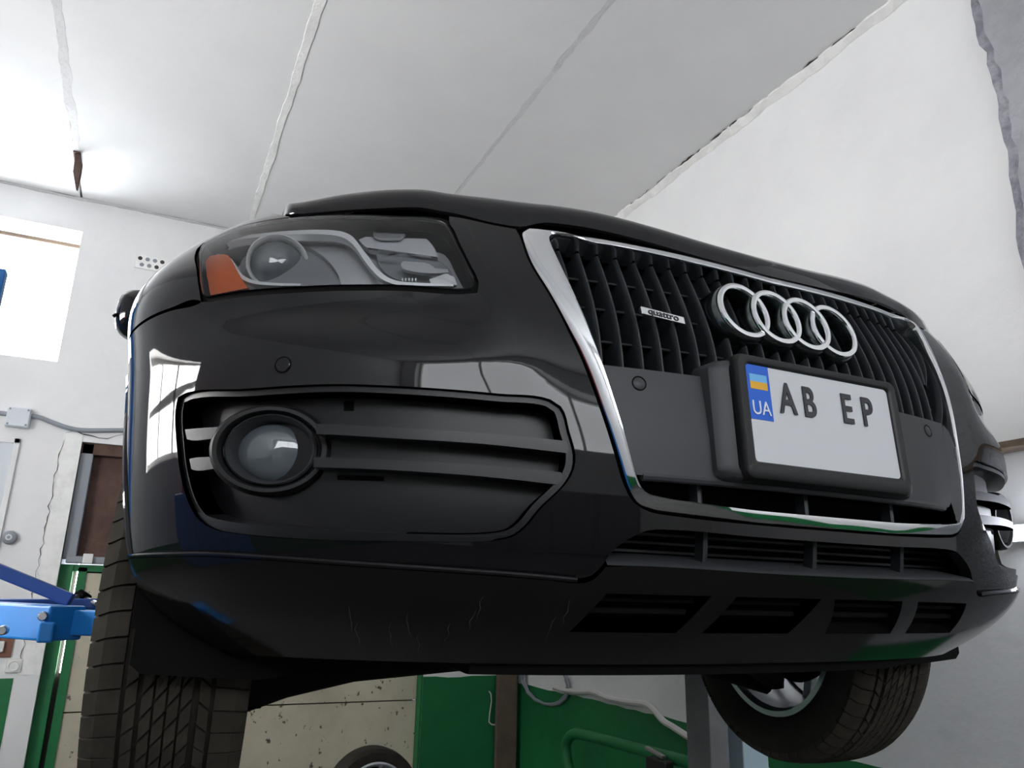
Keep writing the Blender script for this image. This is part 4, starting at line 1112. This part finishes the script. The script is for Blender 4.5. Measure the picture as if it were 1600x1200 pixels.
# ---------------------------------------------------------------- four-ring emblem and script badge
RT = .235
RZ = Vector((0, -math.cos(RT), math.sin(RT) * -1)).normalized()
ringsb = None
RR, RD = .0515, .0648
for k in range(4):
    x = (k - 1.5) * RD
    c = (x, .050 - .004 * (1 - abs(k - 1.5) / 1.5), .181)
    M = place(c, Vector((0, -math.cos(RT), -math.sin(RT) * -1)) if False else Vector((0, -math.cos(RT), math.sin(RT))))
    base = MB().lathe([(RR + .007, -.040), (RR + .004, -.014), (RR + .0015, -.006), (RR - .002, -.003), (RR - .009, -.003), (RR - .0115, -.010), (RR - .0125, -.040)], 72, M)
    if ringsb is None: ringsb = cb(base, 'emblem', 'chrome_dark', label='emblem of four interlocking chrome rings')
    else: cb(base, 'ring_base', 'chrome_dark', ringsb)
    cb(MB().lathe([(RR, -.006), (RR, -.001), (RR - .0015, .0012), (RR - .0055, .0022), (RR - .0095, .0012), (RR - .011, -.001), (RR - .011, -.006)], 80, M), 'ring', 'chrome', ringsb)
bp = [unp((860 + x / 4, 350 + y / 4), Y=.058) for x, y in ((557, 528), (843, 578), (846, 614), (562, 566))]
bc = sum(bp) / 4; bw = np.linalg.norm(bp[1] - bp[0]); bx = (bp[1] - bp[0]) / bw
bM = Matrix.Translation(Vector(bc)) @ Matrix.Rotation(math.radians(4), 4, 'Z') @ Matrix.Rotation(PI / 2 - .22, 4, 'X')
badge = cb(MB().add([tuple(bM @ Vector((sx * bw / 2, sy * .0062, sz))) for sx in (-1, 1) for sy in (-1, 1) for sz in (-.004, .001)], [(0, 1, 3, 2), (4, 6, 7, 5), (0, 4, 5, 1), (2, 3, 7, 6), (0, 2, 6, 4), (1, 5, 7, 3)], False), 'script_badge', 'chrome_satin', bevel=.0008, label='slim chrome badge on the slats')
tM = Matrix.Translation(Vector(-CARB)) @ bM @ Matrix.Translation((0, .0006, .0014))
text_mesh('quattro', .0155, 'badge_letters', 'letter_black', badge, tM, .0004, .0002, 1.0, bw * .82 / .0155 / 3.5)

# ---------------------------------------------------------------- headlamps
hc = lambda L: crop(300, 320, 3.478, L)
housing = reg2(HLaz, 'headlamp', 'lamp_housing', off=-.058, flange=-.056, step=.02, label='clear-lensed headlamp')
HLr = resample(HLaz, .010)
gk = grow(HLr, .012)
reg2(gk, 'gasket', 'rubber_black', housing, holes=[grow(HLr, -.0005)], off=-.005, flange=.02, step=.02, edge=.010)
reg2(grow(HLr, .0006), 'lens_cover', 'glass_clear', housing, off=.0005, flange=.003, step=.02, label='clear lamp cover')
def hp_(L, off, name, m, fl=.006, **k): reg2(pxs(hc(L), off), name, m, housing, off=off, flange=fl, step=.012, edge=.006, **k)
# reflector bowl (satin), swoosh trims, amber reflector
hp_([(440, 165), (600, 158), (780, 166), (845, 190), (895, 240), (945, 310), (990, 368), (1040, 415), (1062, 440), (815, 440), (790, 372), (735, 300), (650, 240), (540, 205), (440, 192)], -.040, 'reflector', 'lamp_satin', .01)
hp_([(95, 232), (200, 186), (350, 158), (500, 143), (700, 135), (800, 142), (862, 165), (912, 220), (962, 287), (1012, 350), (1062, 392), (1122, 414), (1250, 424), (1420, 432), (1420, 442), (1250, 440), (1110, 434), (1035, 406), (980, 357), (935, 300), (888, 232), (838, 187), (785, 168), (700, 160), (500, 163), (350, 177), (200, 202), (97, 246)], -.016, 'trim_strip', 'lamp_trim', .012)
hp_([(196, 284), (215, 292), (250, 350), (292, 392), (345, 412), (450, 424), (590, 428), (590, 440), (440, 438), (335, 428), (280, 408), (232, 360), (205, 310)], -.016, 'trim_strip', 'lamp_trim', .012)
hp_([(78, 300), (100, 276), (150, 270), (190, 272), (216, 304), (252, 372), (304, 452), (200, 472), (100, 492), (86, 410)], -.014, 'amber_reflector', 'amber', .008, label='orange side reflector')
# lamp module: dark shroud, crescent, lens
pc = hit((300 + 462 / 3.478, 320 + 318 / 3.478), -.040)
for i, s in enumerate((False, True)):
    P = unp((300 + 466 / 3.478, 320 + 318 / 3.478), Y=float(S(pc[0], pc[1], -.038)[1])); M = place(P, Vector((-.12, -1, -.08)), s)
    cb(MB().lathe([(.047, -.03), (.0465, .004), (.044, .007), (.0415, .004), (.040, -.012)], 56, M), 'projector_ring', 'lamp_trim', housing[i])
    cb(MB().lathe([(0, .010), (.012, .0092), (.024, .0062), (.033, .001), (.0395, -.008)], 48, M), 'projector_lens', 'lens_glass', housing[i], label='round projector lens')
hp_([(330, 200), (440, 170), (560, 180), (650, 235), (735, 300), (790, 370), (815, 438), (600, 442), (420, 436), (300, 400), (262, 330), (285, 240)], -.048, 'shroud', 'lamp_dark', .006)
# inner lamp cluster
hp_([(905, 190), (1000, 150), (1150, 140), (1260, 175), (1320, 240), (1335, 285), (1200, 268), (1050, 250), (960, 236)], -.036, 'upper_reflector', 'lamp_housing', .01)
for k in range(5): hp_([(640 + 62 * k, 118 + 2 * k), (690 + 62 * k, 118 + 2 * k), (690 + 62 * k, 140 + 5 * k), (640 + 62 * k, 138 + 5 * k)], -.034, 'light_segment', 'lamp_satin', .004)
hp_([(995, 140), (1120, 138), (1160, 160), (1130, 182), (1020, 180), (985, 162)], -.028, 'light_segment', 'lamp_satin', .004)
hp_([(955, 233), (1335, 284), (1335, 293), (960, 243)], -.020, 'light_bar', 'chrome', .006)
hp_([(1000, 262), (1330, 300), (1400, 350), (1430, 425), (1180, 420), (1080, 390), (1020, 330)], -.044, 'lower_bowl', 'lamp_dark', .01)
hp_([(1135, 318), (1150, 306), (1290, 322), (1320, 345), (1390, 350), (1395, 368), (1310, 372), (1180, 358), (1145, 345)], -.024, 'signal_bulb', 'lamp_satin', .006)
hp_([(1290, 405), (1380, 372), (1425, 392), (1442, 436), (1300, 432)], -.022, 'corner_reflector', 'chrome', .006)
for k in range(5): hp_([(1140 + 18 * k, 398), (1148 + 18 * k, 398), (1148 + 18 * k, 412), (1140 + 18 * k, 412)], -.02, 'light_rib', 'chrome', .004)
# ================================================================ lift and floor things
def lift(s, label, colour, colour2):
    X0 = s * 1.60; Y0_ = 2.12
    o = empty('lift_column', (X0, Y0_, 0), label, 'lift')
    def b(name, m, c, sz, **k): mb = MB(); mb.box((c[0] * s, c[1], c[2]), sz); return mb.build(name, m, o, **k)
    b('base_plate', colour, (0, 0, .012), (.50, .55, .024), bevel=.004)
    if s > 0:
        b('inner_flange', 'lift_grey', (-.175, -.06, 1.36), (.10, .16, 2.68), bevel=.006)
        b('web', 'plastic_black', (-.05, .06, 1.36), (.24, .05, 2.68))
        b('screw_rod', 'steel', (-.085, -.05, 1.36), (.014, .014, 2.6))
        b('outer_flange', 'lift_pale', (.02, -.06, 1.36), (.14, .16, 2.68), bevel=.006)
    else:
        b('inner_flange', colour, (-.10, -.13, 1.36), (.05, .05, 2.68), bevel=.005); b('web', colour, (.06, 0, 1.36), (.10, .30, 2.68), bevel=.008)
        b('inner_flange', colour, (-.10, .13, 1.36), (.05, .05, 2.68), bevel=.005)
    zc_ = ZP - .345
    car_ = b('carriage', colour2, (-.13 if s < 0 else -.20, 0, zc_ + .02), (.16, .34, .42), bevel=.01)
    def arm(tip, knee, root, col, colb):
        a, k, t = [Vector((q[0] - X0, q[1] - Y0_, q[2])) for q in (root, knee, tip)]
        mb = MB(); mb.bar(a, k, .11, .088); A = mb.build('arm', col, o, bevel=.006)
        mb = MB(); mb.bar(a.lerp(k, .5), t, .08, .064); mb.build('arm_extension', col, A, bevel=.004)
        mb = MB(); mb.lathe([(0, 0), (.03, 0), (.03, .045), (.062, .05), (.065, .075), (0, .075)], 28, Matrix.Translation(t + Vector((0, 0, .02)))); mb.build('lift_pad', 'rubber_black', A)
        return A, a, k, t
    zt_ = ZP - .34
    r0 = (s * 1.40, 1.95, zt_); k0 = (s * 1.055, 1.60, zt_ - .008); t0 = (s * .66, 1.20 if False else 1.42, zt_ - .012)
    if s > 0: r0, k0, t0 = (1.32, 1.95, zt_), (1.05, 1.75, zt_), (.66, 1.45, zt_)
    A, a, k, t = arm(t0, k0, r0, colour, colour)
    if s < 0:
        # brace bar, upper dark rail, pull-pin and stop block on the arm
        p0 = unp((-30, 880), Y=1.72); p1 = unp((112, 938), Y=1.68)
        q0 = Vector((p0[0] - X0, 1.72 - Y0_, p0[2] + ZP)); q1 = Vector((p1[0] - X0, 1.68 - Y0_, p1[2] + ZP))
        mb = MB(); mb.bar(q0, q1, .03, .034); mb.build('brace_bar', 'lift_blue_dark', A, bevel=.004)
        u0 = unp((-40, 945), Y=1.9); u1 = unp((175, 943), Y=1.9)
        mb = MB(); mb.bar((u0[0] - X0, 1.9 - Y0_, u0[2] + ZP), (u1[0] - X0, 1.9 - Y0_, u1[2] + ZP), .05, .030); mb.build('upper_rail', 'lift_blue_dark', A, bevel=.004)
        for (x, y, n_) in ((67, 963, .009), (4, 985, .009)):
            h_ = unp((x, y), Y=1.56); mb = MB(); mb.lathe([(0, .012), (n_, .012), (n_ + .003, .006), (n_ + .003, -.03)], 12, Matrix.Translation((h_[0] - X0, h_[1] - Y0_ , h_[2] + ZP)) @ Matrix.Rotation(PI / 2, 4, 'X')); mb.build('bolt_head', 'steel', A)
        h_ = unp((72, 988), Y=1.545); mb = MB(); mb.box((h_[0] - X0, h_[1] - Y0_, h_[2] + ZP), (.035, .03, .05)); mb.build('stop_block', colour, A, bevel=.005)
    # rear arm
    if s < 0: r1, k1, t1 = (-1.40, 2.28, zt_), (-1.15, 2.65, zt_), (-.62, 3.10, zt_)
    else: r1, k1, t1 = (1.32, 2.28, zt_), (1.12, 2.6, zt_), (.62, 3.05, zt_)
    arm(t1, k1, r1, colour, colour)
    return o, A
lift(-1, 'blue lift column with swinging arms on the gate-frame side of the car', 'lift_blue', 'lift_blue_dark')
lift(1, 'grey and pale blue lift column beside the green pipe rail', 'lift_grey', 'lift_grey')
# loose bolts lying on the rail
for i, (x, y, lab) in enumerate(((96, 928, 'short bolt lying on the blue lift arm nearest the brace bar'), (116, 930, 'middle loose bolt with a pale shank on the blue lift arm'), (140, 934, 'loose bolt on the blue lift arm next to the tyre'))):
    p = unp((x, y), Y=1.9); mb = MB(); z = p[2] + ZP
    M = Matrix.Translation((p[0], 1.9, z - .008)) @ Matrix.Rotation(math.radians((100, 60, 120)[i]), 4, 'Z') @ Matrix.Rotation(math.radians(80), 4, 'Y')
    mb.lathe([(0, -.05), (.008, -.05), (.008, .02), (0, .02)], 10, M); sh = mb.build('bolt', 'steel')
    tag(sh, lab, 'bolt', 'loose bolts on the lift arm')
    mb = MB(); mb.lathe([(0, .02), (.018, .02), (.020, .026), (.020, .036), (.016, .042), (0, .042)], 6 if i else 14, M); mb.build('bolt_head', 'rubber_black', sh)
# spare wheel standing on the floor by the gate
q = unp((585, 1166), Y=4.72); Rw = (q[2] + ZP) / 2
sw = empty('spare_wheel', (q[0], 4.72, 0), 'loose alloy wheel with slim spokes standing before the cream gate', 'wheel')
SM = Matrix.Translation((0, 0, Rw)) @ Matrix.Rotation(math.radians(90), 4, 'X')
k_ = Rw / .325
def sl_(prof): return [(r * k_, h) for r, h in prof]
MB().lathe(sl_([(.225, -.09), (.26, -.10), (.30, -.098), (.32, -.08), (.325, 0), (.32, .08), (.30, .098), (.26, .10), (.225, .09)]), 72, SM, closed=True).build('tyre', 'tyre_rubber', sw)
rm = MB().lathe(sl_([(.19, -.08), (.225, -.09), (.235, .08), (.240, .095), (.228, .098), (.218, .09), (.205, .07), (.19, .0)]), 64, SM).build('rim', 'rim_silver', sw)
for j in range(10):
    a = 2 * PI * j / 10 + .16; mb = MB(); mb.bar(SM @ Vector((.04 * math.cos(a), .04 * math.sin(a), .06)), SM @ Vector((.222 * k_ * math.cos(a), .222 * k_ * math.sin(a), .08)), .022, .022, up=(0, 1, 0)); mb.build('spoke', 'rim_silver', sw, bevel=.004)
MB().lathe(sl_([(0, .075), (.03, .075), (.055, .066), (.06, .03), (0, .03)]), 28, SM).build('hub', 'rim_silver', sw)
MB().lathe(sl_([(0, -.05), (.20, -.05), (.20, -.055), (0, -.055)]), 28, SM).build('back_disc', 'rubber_black', sw)
